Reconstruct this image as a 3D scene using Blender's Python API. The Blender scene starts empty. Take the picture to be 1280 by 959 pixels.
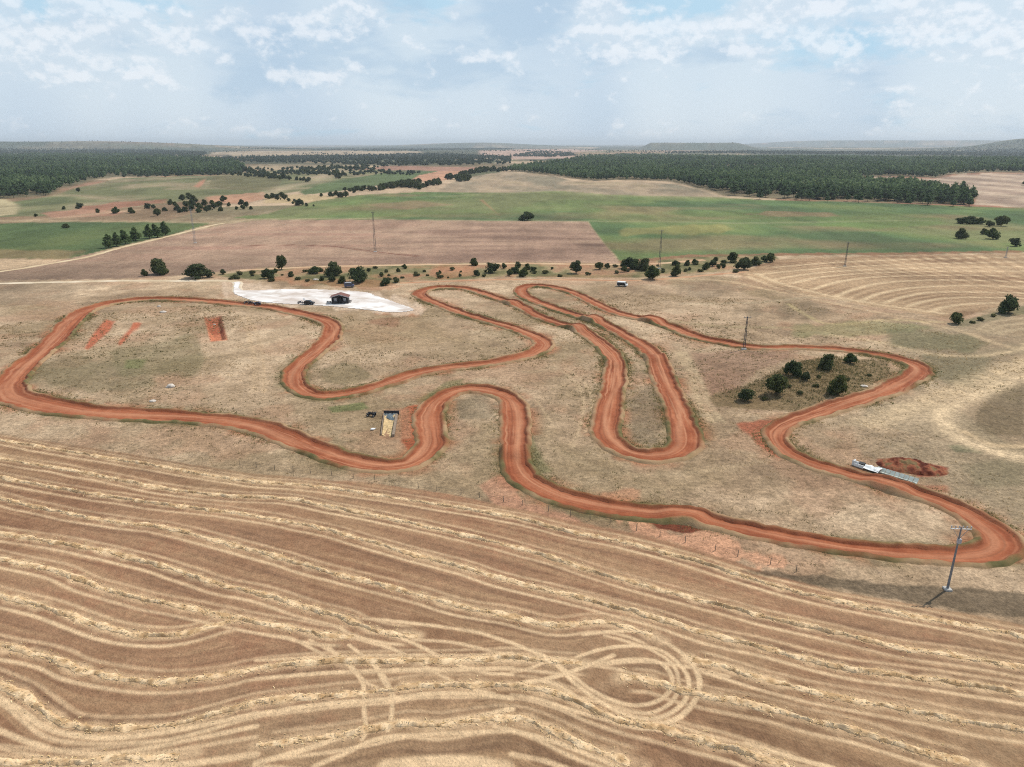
import bpy, math, random
import numpy as np
from mathutils import Vector, Matrix

# ------------------------------------------------------------------ basics
scene = bpy.context.scene
COL = scene.collection
RNG = np.random.default_rng(7)
random.seed(7)
R = math.radians
F, CX, CY, CAMH = 888.0, 640.0, 479.5, 60.0          # focal length and centre of the 1280x959 photograph
PITCH = math.atan((479.5 - 179.5) / F)
SUN_AZ = math.atan2(0.82, 0.57)                       # clockwise from +Y
SUN_EL = R(55)
EXPOSURE = 0.16
ALB = 0.80                                            # seen colour (linear) -> albedo


def lin(c):
    c = np.asarray(c, np.float64) / 255.0
    return np.where(c <= 0.04045, c / 12.92, ((c + 0.055) / 1.055) ** 2.4)


def K(r, g, b, k=1.0):
    return tuple(float(v) for v in lin((r, g, b)) * ALB * k)


# ------------------------------------------------------------------ noise
def _hash(xi, yi, seed):
    n = (xi.astype(np.int64) * 374761393 + yi.astype(np.int64) * 668265263 + seed * 1442695041) & 0xFFFFFFFF
    n = ((n ^ (n >> 13)) * 1274126177) & 0xFFFFFFFF
    n = (n ^ (n >> 16)) & 0xFFFFFFFF
    return (n & 0xFFFFFF).astype(np.float32) / np.float32(0xFFFFFF)


def vnoise(x, y, seed=0):
    x = np.asarray(x, np.float64); y = np.asarray(y, np.float64)
    xf = np.floor(x); yf = np.floor(y)
    fx = (x - xf).astype(np.float32); fy = (y - yf).astype(np.float32)
    fx = fx * fx * (3 - 2 * fx); fy = fy * fy * (3 - 2 * fy)
    a = _hash(xf, yf, seed); b = _hash(xf + 1, yf, seed)
    c = _hash(xf, yf + 1, seed); d = _hash(xf + 1, yf + 1, seed)
    return (a * (1 - fx) + b * fx) * (1 - fy) + (c * (1 - fx) + d * fx) * fy


def fbm(x, y, seed=0, octv=4):
    s = 0; a = 0.5; t = 0
    for i in range(octv):
        s = s + a * vnoise(x * (2.03 ** i) + 17.3 * i, y * (2.03 ** i) - 9.1 * i, seed + i * 31)
        t += a; a *= 0.5
    return s / t


def sstep(a, b, x):
    t = np.clip((x - a) / (b - a), 0, 1)
    return t * t * (3 - 2 * t)


# ------------------------------------------------------------------ terrain
def h_base(x, y):
    x = np.asarray(x, np.float64); y = np.asarray(y, np.float64)
    r = np.hypot(x, y)
    h = 0.5 * (fbm(x / 45, y / 45, 3, 3) - 0.5) * sstep(60, 130, r)
    h = h + 5.0 * (vnoise(x / 260, y / 260, 5) - 0.5) * sstep(450, 1000, r)
    h = h + 20.0 * (vnoise(x / 1700, y / 1700, 8) - 0.62) * sstep(2600, 5000, r)
    # wooded knoll inside the track's right loop
    h = h + 2.4 * np.exp(-(((x - 78) / 17) ** 2 + ((y - 186) / 19) ** 2))
    # far tablelands on the horizon
    az = np.degrees(np.arctan2(x, y))
    fw = sstep(9.6, 10.6, az) * (1 - sstep(16.4, 18.6, az)) * sstep(8200, 8700, r) * (1 - sstep(11500, 13500, r))
    h = h + 74 * fw
    fw2 = np.exp(-((az + 3) / 5.5) ** 2) * sstep(11000, 13500, r) * (1 - sstep(17000, 21000, r))
    h = h + 72 * fw2
    fw3 = np.exp(-((az - 34.5) / 2.3) ** 2) * np.exp(-((r - 9500) / 1500) ** 2)
    h = h + 88 * fw3 + 34 * np.exp(-((az - 33) / 5) ** 2) * np.exp(-((r - 9500) / 2200) ** 2)
    fw4 = (1 - sstep(-30, -14, az)) * sstep(6500, 8500, r) * (1 - sstep(12000, 15000, r))
    h = h + 84 * fw4
    fw5 = sstep(14, 22, az) * sstep(17000, 20000, r)
    h = h + 130 * fw5
    return h


FWD = np.array([0, math.cos(PITCH), -math.sin(PITCH)])
UP = np.array([0, math.sin(PITCH), math.cos(PITCH)])
RT = np.array([1.0, 0, 0])
_TS = np.geomspace(25, 40000, 1300)


def at(u, v):
    """A point of the photograph (1280x959 pixels) -> the place on the ground it shows."""
    d = FWD + RT * (u - CX) / F - UP * (v - CY) / F
    hr = math.hypot(d[0], d[1]); d = d / hr
    xs = d[0] * _TS; ys = d[1] * _TS; zs = CAMH + d[2] * _TS
    g = zs - h_base(xs, ys)
    i = np.argmax(g < 0)
    if i == 0:
        i = len(_TS) - 1
    t0, t1, g0, g1 = _TS[i - 1], _TS[i], g[i - 1], g[i]
    t = t0 + (t1 - t0) * (g0 / (g0 - g1) if g0 != g1 else 0)
    return (d[0] * t, d[1] * t)


def atz(u, v):
    x, y = at(u, v)
    return Vector((x, y, float(h_base(x, y))))


def mpp(x, y):
    """metres that one photograph pixel spans at ground point x, y"""
    z = y * math.cos(PITCH) + CAMH * math.sin(PITCH)
    return z / F


def W(pts):
    return np.array([at(p[0], p[1]) for p in pts])


def spline(P, step, closed=False, extra=None):
    P = np.asarray(P, float); n = len(P); out = []; oe = []
    rng = range(n if closed else n - 1)
    for i in rng:
        if closed:
            p0, p1, p2, p3 = P[(i - 1) % n], P[i], P[(i + 1) % n], P[(i + 2) % n]
        else:
            p1, p2 = P[i], P[i + 1]
            p0 = P[i - 1] if i > 0 else 2 * p1 - p2
            p3 = P[i + 2] if i + 2 < n else 2 * p2 - p1
        m = max(1, int(math.ceil(np.linalg.norm(p2 - p1) / step)))
        t = (np.arange(m) / m)[:, None]
        out.append(0.5 * ((2 * p1) + (-p0 + p2) * t + (2 * p0 - 5 * p1 + 4 * p2 - p3) * t ** 2 + (-p0 + 3 * p1 - 3 * p2 + p3) * t ** 3))
        if extra is not None:
            a, b = extra[i], extra[(i + 1) % n]
            oe.append(a + (b - a) * t[:, 0])
    Q = np.concatenate(out)
    if not closed:
        Q = np.vstack([Q, P[-1]])
    if extra is not None:
        e = np.concatenate(oe)
        if not closed:
            e = np.append(e, extra[-1])
        return Q, e
    return Q


# ------------------------------------------------------------------ object helpers
def link(o):
    COL.objects.link(o); return o


def props(o, label=None, cat=None, group=None, kind=None):
    if label: o['label'] = label
    if cat: o['category'] = cat
    if group: o['group'] = group
    if kind: o['kind'] = kind
    return o


def np_mesh(name, V, Fq, mat, col=None, smooth=True, grain=None):
    """numpy vertices and one face array (n x 3 or n x 4) -> mesh data"""
    V = np.ascontiguousarray(V, np.float32); Fq = np.ascontiguousarray(Fq, np.int32)
    me = bpy.data.meshes.new(name)
    k = Fq.shape[1]
    me.vertices.add(len(V)); me.vertices.foreach_set('co', V.ravel())
    me.loops.add(Fq.size); me.loops.foreach_set('vertex_index', Fq.ravel())
    me.polygons.add(len(Fq)); me.polygons.foreach_set('loop_start', np.arange(0, Fq.size, k, dtype=np.int32))
    me.polygons.foreach_set('use_smooth', np.full(len(Fq), smooth, bool))
    if col is not None:
        a = me.attributes.new('col', 'FLOAT_COLOR', 'POINT')
        c4 = np.ones((len(V), 4), np.float32); c4[:, :3] = col
        a.data.foreach_set('color', c4.ravel())
    if grain is not None:
        a = me.attributes.new('grain', 'FLOAT', 'POINT'); a.data.foreach_set('value', np.ascontiguousarray(grain, np.float32))
    me.update(calc_edges=True)
    if mat: me.materials.append(mat)
    return me


def np_obj(name, V, Fq, mat, parent=None, **kw):
    o = link(bpy.data.objects.new(name, np_mesh(name, V, Fq, mat, **kw)))
    if parent: o.parent = parent
    return o


class MB:
    """collects boxes, rods and prisms; build() links them as one mesh object"""
    def __init__(s): s.v = []; s.f = []

    def add(s, vs, fs):
        b = len(s.v); s.v += [tuple(v) for v in vs]; s.f += [tuple(b + i for i in f) for f in fs]; return s

    def box(s, c, d, rz=0, taper=1.0, rx=0, ry=0):
        m = Matrix.Translation(c) @ Matrix.Rotation(rz, 4, 'Z') @ Matrix.Rotation(ry, 4, 'Y') @ Matrix.Rotation(rx, 4, 'X')
        vs = []
        for z in (-1, 1):
            k = taper if z > 0 else 1
            for x, y in ((-1, -1), (1, -1), (1, 1), (-1, 1)):
                vs.append(m @ Vector((x * d[0] / 2 * k, y * d[1] / 2 * k, z * d[2] / 2)))
        return s.add(vs, [(0, 3, 2, 1), (4, 5, 6, 7), (0, 1, 5, 4), (1, 2, 6, 5), (2, 3, 7, 6), (3, 0, 4, 7)])

    def rod(s, a, b, r0, r1=None, n=8):
        a = Vector(a); b = Vector(b); r1 = r0 if r1 is None else r1
        q = (b - a).to_track_quat('Z', 'Y')
        vs = []
        for p, r in ((a, r0), (b, r1)):
            for i in range(n):
                t = 2 * math.pi * i / n
                vs.append(p + q @ Vector((r * math.cos(t), r * math.sin(t), 0)))
        return s.add(vs, [(i, (i + 1) % n, n + (i + 1) % n, n + i) for i in range(n)] + [tuple(range(n - 1, -1, -1)), tuple(range(n, 2 * n))])

    def prism(s, prof, y0, y1, inset=0.0):
        """profile in x,z swept along y"""
        n = len(prof)
        cx = sum(p[0] for p in prof) / n
        vs = [(p[0], y0, p[1]) for p in prof] + [(p[0], y1, p[1]) for p in prof]
        return s.add(vs, [(i, (i + 1) % n, n + (i + 1) % n, n + i) for i in range(n)] + [tuple(range(n - 1, -1, -1)), tuple(range(n, 2 * n))])

    def mesh(s, name, mat, bevel=0, smooth=False):
        me = bpy.data.meshes.new(name); me.from_pydata(s.v, [], s.f)
        import bmesh
        bm = bmesh.new(); bm.from_mesh(me)
        bmesh.ops.recalc_face_normals(bm, faces=bm.faces)
        if bevel:
            bmesh.ops.bevel(bm, geom=list(bm.edges), offset=bevel, segments=2, affect='EDGES', clamp_overlap=True)
        bm.to_mesh(me); bm.free()
        if smooth:
            me.polygons.foreach_set('use_smooth', [True] * len(me.polygons))
        me.materials.append(mat); me.update()
        return me

    def build(s, name, mat, parent=None, bevel=0, smooth=False):
        o = link(bpy.data.objects.new(name, s.mesh(name, mat, bevel, smooth)))
        if parent: o.parent = parent
        return o


def thing(name, label, cat, loc, rz=0, group=None, scale=1.0):
    o = link(bpy.data.objects.new(name, None))
    o.location = loc; o.rotation_euler = (0, 0, rz); o.scale = (scale,) * 3 if not hasattr(scale, '__len__') else scale
    o.empty_display_size = 0.3
    return props(o, label, cat, group)


def copy_tree(o, parent=None):
    c = o.copy(); link(c)
    if parent: c.parent = parent
    for ch in list(o.children): copy_tree(ch, c)
    return c


# ------------------------------------------------------------------ materials
def nodes(name):
    m = bpy.data.materials.new(name); m.use_nodes = True
    nt = m.node_tree; nt.nodes.clear()
    out = nt.nodes.new('ShaderNodeOutputMaterial'); bs = nt.nodes.new('ShaderNodeBsdfPrincipled')
    nt.links.new(bs.outputs[0], out.inputs[0])
    bs.inputs['Specular IOR Level'].default_value = 0.25
    return m, nt, bs


def vcol_mat(name, scales, rough=0.95, bump=0.0, bumpdist=0.15, use_grain=False, spec=0.1, trans=0):
    """base colour from the 'col' attribute, broken up by several octaves of noise"""
    m, nt, bs = nodes(name)
    L = nt.links.new
    at_ = nt.nodes.new('ShaderNodeAttribute'); at_.attribute_name = 'col'
    tc = nt.nodes.new('ShaderNodeTexCoord')
    cur = at_.outputs['Color']; first = None
    g = None
    if use_grain:
        g = nt.nodes.new('ShaderNodeAttribute'); g.attribute_name = 'grain'
    for sc, amp in scales:
        nz = nt.nodes.new('ShaderNodeTexNoise'); nz.inputs['Scale'].default_value = sc
        nz.inputs['Detail'].default_value = 3; nz.inputs['Roughness'].default_value = 0.65
        L(tc.outputs['Object'], nz.inputs['Vector'])
        if first is None: first = nz
        s1 = nt.nodes.new('ShaderNodeMath'); s1.operation = 'SUBTRACT'; L(nz.outputs[0], s1.inputs[0]); s1.inputs[1].default_value = 0.5
        s2 = nt.nodes.new('ShaderNodeMath'); s2.operation = 'MULTIPLY'; L(s1.outputs[0], s2.inputs[0]); s2.inputs[1].default_value = amp * 2
        o_ = s2.outputs[0]
        if g:
            s4 = nt.nodes.new('ShaderNodeMath'); s4.operation = 'MULTIPLY'; L(o_, s4.inputs[0]); L(g.outputs['Fac'], s4.inputs[1]); o_ = s4.outputs[0]
        s3 = nt.nodes.new('ShaderNodeMath'); s3.operation = 'ADD'; L(o_, s3.inputs[0]); s3.inputs[1].default_value = 1.0
        s3.use_clamp = False
        mx = nt.nodes.new('ShaderNodeMix'); mx.data_type = 'RGBA'; mx.blend_type = 'MULTIPLY'; mx.inputs[0].default_value = 1
        L(cur, mx.inputs[6]); L(s3.outputs[0], mx.inputs[7]); cur = mx.outputs[2]
    L(cur, bs.inputs['Base Color'])
    bs.inputs['Roughness'].default_value = rough; bs.inputs['Specular IOR Level'].default_value = spec
    if bump and first:
        b = nt.nodes.new('ShaderNodeBump'); b.inputs['Strength'].default_value = bump; b.inputs['Distance'].default_value = bumpdist
        L(first.outputs[0], b.inputs['Height']); L(b.outputs[0], bs.inputs['Normal'])
    if trans:
        tr = nt.nodes.new('ShaderNodeBsdfTranslucent'); L(cur, tr.inputs[0])
        ms = nt.nodes.new('ShaderNodeMixShader'); ms.inputs[0].default_value = trans
        out = [x for x in nt.nodes if x.type == 'OUTPUT_MATERIAL'][0]
        L(bs.outputs[0], ms.inputs[1]); L(tr.outputs[0], ms.inputs[2]); L(ms.outputs[0], out.inputs[0])
    return m


def flat_mat(name, rgb, rough=0.6, var=0.15, scale=3.0, metal=0, spec=0.3, bump=0.0):
    """one colour, weathered with noise"""
    m, nt, bs = nodes(name); L = nt.links.new
    tc = nt.nodes.new('ShaderNodeTexCoord'); nz = nt.nodes.new('ShaderNodeTexNoise')
    nz.inputs['Scale'].default_value = scale; nz.inputs['Detail'].default_value = 5
    L(tc.outputs['Object'], nz.inputs['Vector'])
    rp = nt.nodes.new('ShaderNodeValToRGB')
    rp.color_ramp.elements[0].color = (*[c * (1 - var) for c in rgb], 1); rp.color_ramp.elements[0].position = 0.3
    rp.color_ramp.elements[1].color = (*[min(1, c * (1 + var)) for c in rgb], 1); rp.color_ramp.elements[1].position = 0.7
    L(nz.outputs[0], rp.inputs[0]); L(rp.outputs[0], bs.inputs['Base Color'])
    bs.inputs['Roughness'].default_value = rough; bs.inputs['Metallic'].default_value = metal; bs.inputs['Specular IOR Level'].default_value = spec
    if bump:
        b = nt.nodes.new('ShaderNodeBump'); b.inputs['Strength'].default_value = bump; L(nz.outputs[0], b.inputs['Height']); L(b.outputs[0], bs.inputs['Normal'])
    return m


M_GROUND = vcol_mat('ground_soil', [(3.4, 0.75), (1.1, 0.80), (0.30, 0.48)], bump=0.8, bumpdist=0.3, use_grain=True)
M_TRACK = vcol_mat('red_earth', [(2.2, 0.22), (0.45, 0.16)], bump=0.5, bumpdist=0.2)
M_STRAW = vcol_mat('straw', [(4.0, 0.35), (0.8, 0.15)], bump=0.6, bumpdist=0.1)
M_GRASS = vcol_mat('grass_blades', [(0.6, 0.2)], trans=.5)
M_LEAF = vcol_mat('foliage', [(0.8, 0.2)], rough=0.8, spec=0.15, trans=.42)
M_BARK = flat_mat('bark', (0.09, 0.065, 0.045), 0.95, 0.3, 2)
M_GRAVEL = vcol_mat('white_gravel', [(1.8, 0.10), (0.2, 0.08)], bump=0.2, bumpdist=0.05)

# ------------------------------------------------------------------ TRACE: the dirt circuit
TW = 5.6
CIRCUIT = [  # u, v (photo pixels), width in metres
    (315, 382, 4.6), (300, 380.7, 5), (275, 378, 5.5), (250, 376, 6), (212, 374, 6), (175, 374.5, 6), (140, 379, 6.5), (115, 385.5, 7), (100, 393, 7), (87, 405, 7),
    (72, 422, 7), (50, 442, 7), (30, 459, 7), (15, 475, 7.5), (9, 487, 8), (20, 497, 8.5), (50, 505, 8), (100, 513.5, 7.5), (150, 517.5, 7),
    (200, 520, 6.8), (250, 523.5, 6.5), (320, 532.5, 6.5), (357, 546, 6), (395, 562, 5.5), (425, 573, 5.5), (457, 581, 5), (482, 583, 5), (510, 579.5, 5),
    (530, 568, 5.5), (539, 552, 5.5), (538, 535, 6), (537, 518, 5.5), (545, 503, 5.2), (560, 492, 5.2), (585, 486, 5.4), (615, 489.5, 5.5), (635, 498, 5.5),
    (643, 512, 5.5), (644, 530, 5.5), (643, 562, 5), (646, 585, 5.5), (660, 602, 5.5), (690, 618, 5), (727, 629, 4.8), (765, 636, 4.8), (815, 642, 4.6),
    (860, 646, 4.2), (885, 652, 3.8), (915, 658, 3.6), (960, 668, 3.6), (1010, 677, 3.6), (1060, 684.5, 3.6), (1110, 690, 3.6), (1160, 694, 4), (1200, 695, 4.6),
    (1235, 691, 5.6), (1249, 682, 6), (1246, 670, 6), (1230, 656, 5.6), (1210, 643, 5), (1185, 631, 4.6), (1155, 621, 4.2), (1120, 611, 4.2), (1085, 600, 4),
    (1047, 589.5, 4), (1015, 580, 4), (990, 569, 3.8), (975, 557, 3.8), (969, 545, 4), (975, 534, 4.2), (992, 526, 4.5), (1017, 518, 5), (1042, 509, 5),
    (1072, 500, 5.2), (1102, 491, 5.6), (1127, 480, 6), (1145, 469, 6), (1149, 460.5, 6), (1137, 453, 5.5), (1110, 446, 5), (1072, 439.7, 4.5), (1035, 436, 4.5),
    (997, 434.5, 4.5), (960, 435, 4.8), (935, 433.5, 5), (902, 428, 5.2), (865, 419.5, 5.2), (840, 409, 5.4), (815, 401, 5.4), (790, 396, 5), (765, 389, 5), (740, 377.5, 5),
    (720, 367.5, 5), (700, 361, 5), (677, 357.5, 5), (660, 358, 5.2), (651, 363, 5.5), (657, 371, 5.5), (677, 379.5, 5.2), (710, 391, 5), (740, 400, 5), (760, 408, 5.2),
    (782, 420, 5.2), (805, 433, 5.4), (818, 447, 5.4), (826, 462, 5.4), (837, 490, 5.6), (849, 517, 5.8), (856, 540, 6), (856, 555, 6), (846, 565, 5.8),
    (829, 570, 5.6), (805, 570, 5.2), (780, 563.5, 5), (763, 551, 5.2), (757, 537, 5.4), (760, 512, 5.6), (765, 492, 5.8), (769, 470, 5.6), (769, 452, 5.5), (761, 440, 5.5),
    (747, 427, 5.3), (732, 416, 5.2), (714, 409, 5), (690, 402, 4.8), (670, 394, 4.8), (655, 385, 5), (640, 379, 4.8), (617, 371.5, 4.6), (595, 364, 4.6), (575, 360, 4.8),
    (550, 359.5, 5), (532, 362.5, 5.5), (525, 368, 5.5), (533, 374, 5), (550, 381, 4.8), (570, 389, 4.8), (595, 397, 4.8), (620, 404.5, 4.8), (640, 410, 5), (657, 416, 5.2),
    (673, 423, 5.6), (681, 430, 5.6), (676, 437, 5.4), (662, 443, 5.2), (637, 449.5, 5), (595, 456.5, 4.8), (557, 460.5, 4.8), (520, 467.5, 4.8), (490, 477, 4.8), (460, 486.5, 4.8),
    (430, 493, 4.8), (402, 495, 4.8), (381, 490, 5), (369, 480, 5.2), (368, 467, 5.4), (379, 452, 5.6), (399, 437, 6), (414, 420, 6.2), (415, 407, 6.2), (400, 398.5, 6),
    (370, 391, 5.4), (340, 385, 5)]
_cw = W(CIRCUIT)
TRK, TRKW = spline(_cw, 0.7, True, np.array([p[2] * .90 - .45 for p in CIRCUIT], float))
JUMPS = [(644, 566, 1.3, 3.0), (740, 400, 1.3, 4.0), (722, 411, 1.3, 4.0), (819, 449, 1.1, 3.5), (815, 401, 1.2, 4.5), (855, 646, 0.9, 4.0), (640, 379, 0.9, 4), (768, 455, 0.9, 3.0), (1110, 608, 0.9, 4.0)]

# ------------------------------------------------------------------ TRACE: straw windrows of the mown field
ROWS = [
    [(0, 550), (100, 567), (200, 583), (300, 600), (395, 608), (470, 619), (545, 630), (640, 646), (715, 665), (790, 680), (865, 700), (960, 730), (1041, 750), (1122, 766), (1203, 781), (1280, 796)],
    [(0, 573), (100, 590), (200, 610), (273, 619), (333, 622), (370, 625), (445, 640), (495, 650), (545, 661), (640, 683), (690, 697), (748, 716), (829, 738), (910, 759), (960, 772), (1041, 790), (1122, 809), (1203, 821), (1280, 835)],
    [(0, 597), (100, 615), (200, 630), (300, 642), (395, 659), (445, 672), (507, 690), (570, 707), (640, 727), (721, 746), (802, 767), (883, 792), (960, 811), (1041, 832), (1122, 844), (1203, 855), (1280, 867)],
    [(0, 623), (100, 645), (167, 655), (200, 658), (267, 675), (333, 693), (428, 719), (509, 740), (590, 761), (640, 770), (694, 782), (740, 778), (775, 781), (802, 789), (828, 801)],
    [(862, 824), (910, 835), (960, 850), (1041, 870), (1122, 885), (1203, 900), (1280, 913)],
    [(0, 667), (100, 683), (167, 698), (233, 717), (283, 733), (333, 744), (374, 757), (428, 771), (455, 784), (487, 792), (522, 795)],
    [(0, 698), (67, 713), (133, 737), (200, 753), (283, 770), (320, 777), (360, 784), (401, 793), (441, 796)],
    [(0, 745), (67, 762), (133, 785), (183, 795), (233, 792), (283, 778), (310, 775)],
    [(0, 807), (67, 823), (100, 837), (167, 850), (217, 852), (283, 843), (320, 836), (401, 828), (482, 826), (549, 826), (603, 824), (640, 822), (694, 827), (743, 830)],
    [(775, 847), (815, 851), (845, 862), (883, 870), (960, 886), (1014, 902), (1068, 914), (1122, 930), (1176, 946), (1230, 958)],
    [(0, 855), (27, 867), (54, 889), (81, 905), (121, 911), (162, 911), (216, 907), (270, 893), (320, 879), (401, 870), (450, 866), (487, 863), (522, 857), (577, 856), (653, 858), (707, 871), (734, 884), (775, 899), (829, 911), (870, 924), (923, 938), (960, 951), (1010, 965)],
    [(320, 932), (401, 923), (428, 919), (463, 912), (509, 904), (550, 907), (590, 901), (640, 897), (680, 908), (721, 928), (761, 943), (802, 958)],
    [(0, 951), (81, 954), (151, 948), (189, 949), (243, 940)],
]
ROW_LABELS = [
    "long straw windrow nearest the wire fence, running the whole field edge",
    "second long straw windrow counted from the wire fence across the brown stubble",
    "third long straw windrow counted from the wire fence, passing above the loop of wheel marks",
    "straw windrow that bends up into the top of the circular wheel marks",
    "straw windrow that leaves the circular wheel marks at their upper outer edge",
    "straw windrow that thins out and ends in the crossing wheel marks",
    "short straw windrow just above the looping one, ending at the crossing wheel marks",
    "curved straw windrow that swings up and merges into the one above it",
    "wavy straw windrow running straight through the middle of the crossing wheel marks",
    "straw windrow starting inside the circular wheel marks and leaving through their outer edge",
    "straw windrow with a wide dip at its start, passing below the circular wheel marks",
    "low ragged straw windrow closest to the camera in the middle of the stubble",
    "short thick heap of straw windrow in the nearest corner of the stubble field",
]


def extend(px, k=170):
    px = [tuple(p) for p in px]
    if px[0][0] <= 2:
        a, b = px[0], px[1]; s = k / max(1, b[0] - a[0]); px = [(a[0] - (b[0] - a[0]) * s, a[1] - (b[1] - a[1]) * s)] + px
    if px[-1][0] >= 1278:
        a, b = px[-2], px[-1]; s = k / max(1, b[0] - a[0]); px = px + [(b[0] + (b[0] - a[0]) * s, b[1] + (b[1] - a[1]) * s)]
    return px


ROW_W = [spline(W(extend(r)), 1.5) for r in ROWS]

# pressed-straw wheel bands: (points, width m, strength)
_J = lambda pts: [(640 + x / 3.703, 700 + y / 3.703) for x, y in pts]
_I = lambda pts: [(320 + x / 3.703, 700 + y / 3.703) for x, y in pts]
BANDS = [
    (_J([(330, 345), (480, 330), (600, 335), (740, 400), (830, 475), (868, 560), (850, 645), (780, 725), (690, 760), (570, 765), (430, 715), (310, 640), (200, 575), (100, 560), (0, 580)]), 0.9, 0.9),
    (_J([(300, 450), (420, 412), (560, 398), (690, 420), (790, 500), (820, 580), (790, 665), (700, 725), (600, 735), (520, 715), (400, 650), (290, 570), (210, 490), (150, 450)]), 0.8, 0.85),
    (_J([(400, 480), (500, 465), (600, 460), (690, 478), (740, 540), (728, 610), (655, 660), (550, 672), (440, 640), (350, 590), (260, 520), (170, 455), (60, 410), (0, 385)]), 0.8, 0.85),
    (_J([(430, 350), (560, 385), (660, 425), (740, 480), (772, 560), (750, 645), (680, 695), (600, 710), (480, 680)]), 0.7, 0.7),
    (_J([(0, 580), (120, 560), (250, 525), (400, 470), (470, 440)]), 0.9, 0.9),
    (_J([(0, 520), (90, 500), (170, 470), (300, 480), (480, 505), (700, 565), (860, 610)]), 0.8, 0.7),
    (_J([(0, 460), (110, 450), (250, 460), (380, 485), (600, 470), (840, 500), (1000, 540)]), 0.8, 0.75),
    (_J([(0, 625), (120, 645), (260, 690), (400, 730), (560, 775), (700, 790), (900, 850), (1185, 900)]), 0.8, 0.75),
    (_J([(160, 570), (260, 620), (400, 660), (560, 720), (740, 760), (900, 810), (1185, 880)]), 0.8, 0.6),
    (_I([(250, 370), (400, 455), (500, 560), (560, 590)]), 0.7, 0.75), (_I([(330, 400), (440, 500), (490, 560), (500, 620), (500, 700), (510, 790), (490, 830)]), 0.7, 0.8),
    (_I([(430, 395), (540, 480), (590, 560), (620, 610), (630, 700), (610, 790)]), 0.7, 0.85), (_I([(480, 430), (570, 500), (620, 590), (645, 640)]), 0.6, 0.7),
    (_I([(450, 360), (650, 420), (830, 520), (970, 590), (1100, 620)]), 0.8, 0.75), (_I([(600, 330), (760, 400), (900, 470), (1050, 520), (1185, 530)]), 0.8, 0.8),
    (_I([(0, 340), (150, 360), (260, 410), (360, 470)]), 0.7, 0.7), (_I([(0, 465), (200, 455), (420, 445), (700, 440), (1000, 440), (1185, 430)]), 0.8, 0.75),
    (_I([(0, 550), (300, 525), (600, 510), (900, 505), (1185, 500)]), 0.9, 0.85), (_I([(0, 715), (300, 670), (600, 645), (800, 620), (1000, 620), (1185, 640)]), 1.0, 0.95),
    (_I([(0, 940), (200, 885), (420, 810), (520, 780), (640, 750), (900, 745), (1185, 690)]), 1.0, 0.9), (_I([(270, 955), (400, 900), (560, 830), (760, 810), (1185, 790)]), 0.9, 0.75),
    (_I([(500, 270), (700, 290), (1000, 330), (1185, 385)]), 0.9, 0.8), (_I([(700, 370), (900, 380), (1080, 420), (1185, 440)]), 0.8, 0.7),
    (_I([(600, 950), (760, 935), (1000, 935), (1160, 955)]), 2.0, 0.9),
]
_Z = lambda pts: [(x / 3.703, 700 + y / 3.703) for x, y in pts]
_K = lambda pts: [(960 + x / 3.703, 700 + y / 3.703) for x, y in pts]
BANDS += [(_Z([(-60, 610), (0, 640), (100, 700), (200, 770), (350, 812), (550, 822), (800, 790), (1000, 752), (1185, 712)]), 1.0, .95), (_Z([(-60, 770), (0, 790), (150, 850), (300, 888), (500, 898), (700, 868), (900, 828), (1185, 770)]), .9, .8),
          (_Z([(-60, 850), (0, 868), (150, 905), (300, 930), (520, 925), (760, 890), (1000, 850), (1185, 820)]), .8, .6), (_J([(-80, 770), (0, 790), (200, 842), (400, 920), (520, 970)]), .9, .85), (_J([(0, 900), (150, 930), (300, 985)]), .9, .7),
          (_K([(-100, 850), (0, 880), (100, 910), (300, 965)]), .9, .8), (_Z([(0, 985), (300, 985), (600, 960), (900, 940), (1185, 900)]), 1.2, .8), (_I([(0, 960), (300, 985), (600, 985), (900, 1000)]), 1.2, .7)]
BANDS_W = [(spline(W(b), 1.0), w, s) for b, w, s in BANDS]

FIELD_EDGE = [(-200, 520), (0, 543), (100, 558), (200, 574), (300, 590), (400, 599), (480, 606), (560, 618), (640, 634), (700, 648), (800, 668), (880, 690), (960, 716), (1040, 738), (1150, 757), (1280, 781), (1500, 815)]
MOWN = FIELD_EDGE + [(1500, 1500), (-200, 1500)]

# striped pale field at the back
BACK_ROWS = [
    [(968, 334), (1050, 328), (1150, 324), (1300, 321)], [(950, 343), (1000, 338), (1050, 334), (1150, 330), (1300, 327)], [(965, 350), (1000, 344), (1050, 339), (1150, 335), (1300, 333)],
    [(990, 354), (1030, 346), (1100, 341), (1200, 339), (1300, 339)], [(1015, 362), (1050, 352), (1100, 346), (1200, 344), (1300, 346)],
    [(1045, 371), (1070, 361), (1110, 353), (1180, 350), (1300, 353)], [(1075, 377), (1100, 367), (1140, 360), (1200, 357), (1300, 360)],
    [(1105, 379), (1135, 370), (1180, 365), (1300, 367)], [(1135, 383), (1160, 376), (1200, 372), (1300, 373)], [(1165, 389), (1185, 383), (1230, 379), (1300, 379)],
    [(945, 342), (975, 354), (1020, 366), (1060, 374), (1120, 384), (1180, 392)], [(935, 346), (970, 360), (1020, 372), (1060, 380), (1120, 388)],
    [(1222, 412), (1240, 403), (1262, 399), (1300, 397)], [(1232, 415), (1250, 408), (1270, 405), (1300, 403)], [(1245, 418), (1262, 413), (1300, 410)]]
BACK_W = [spline(W(r), 3.0) for r in BACK_ROWS]

PIT = [(255, 396), (277, 395), (284, 425), (263, 427)]
PIT_W = W(PIT)

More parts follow.
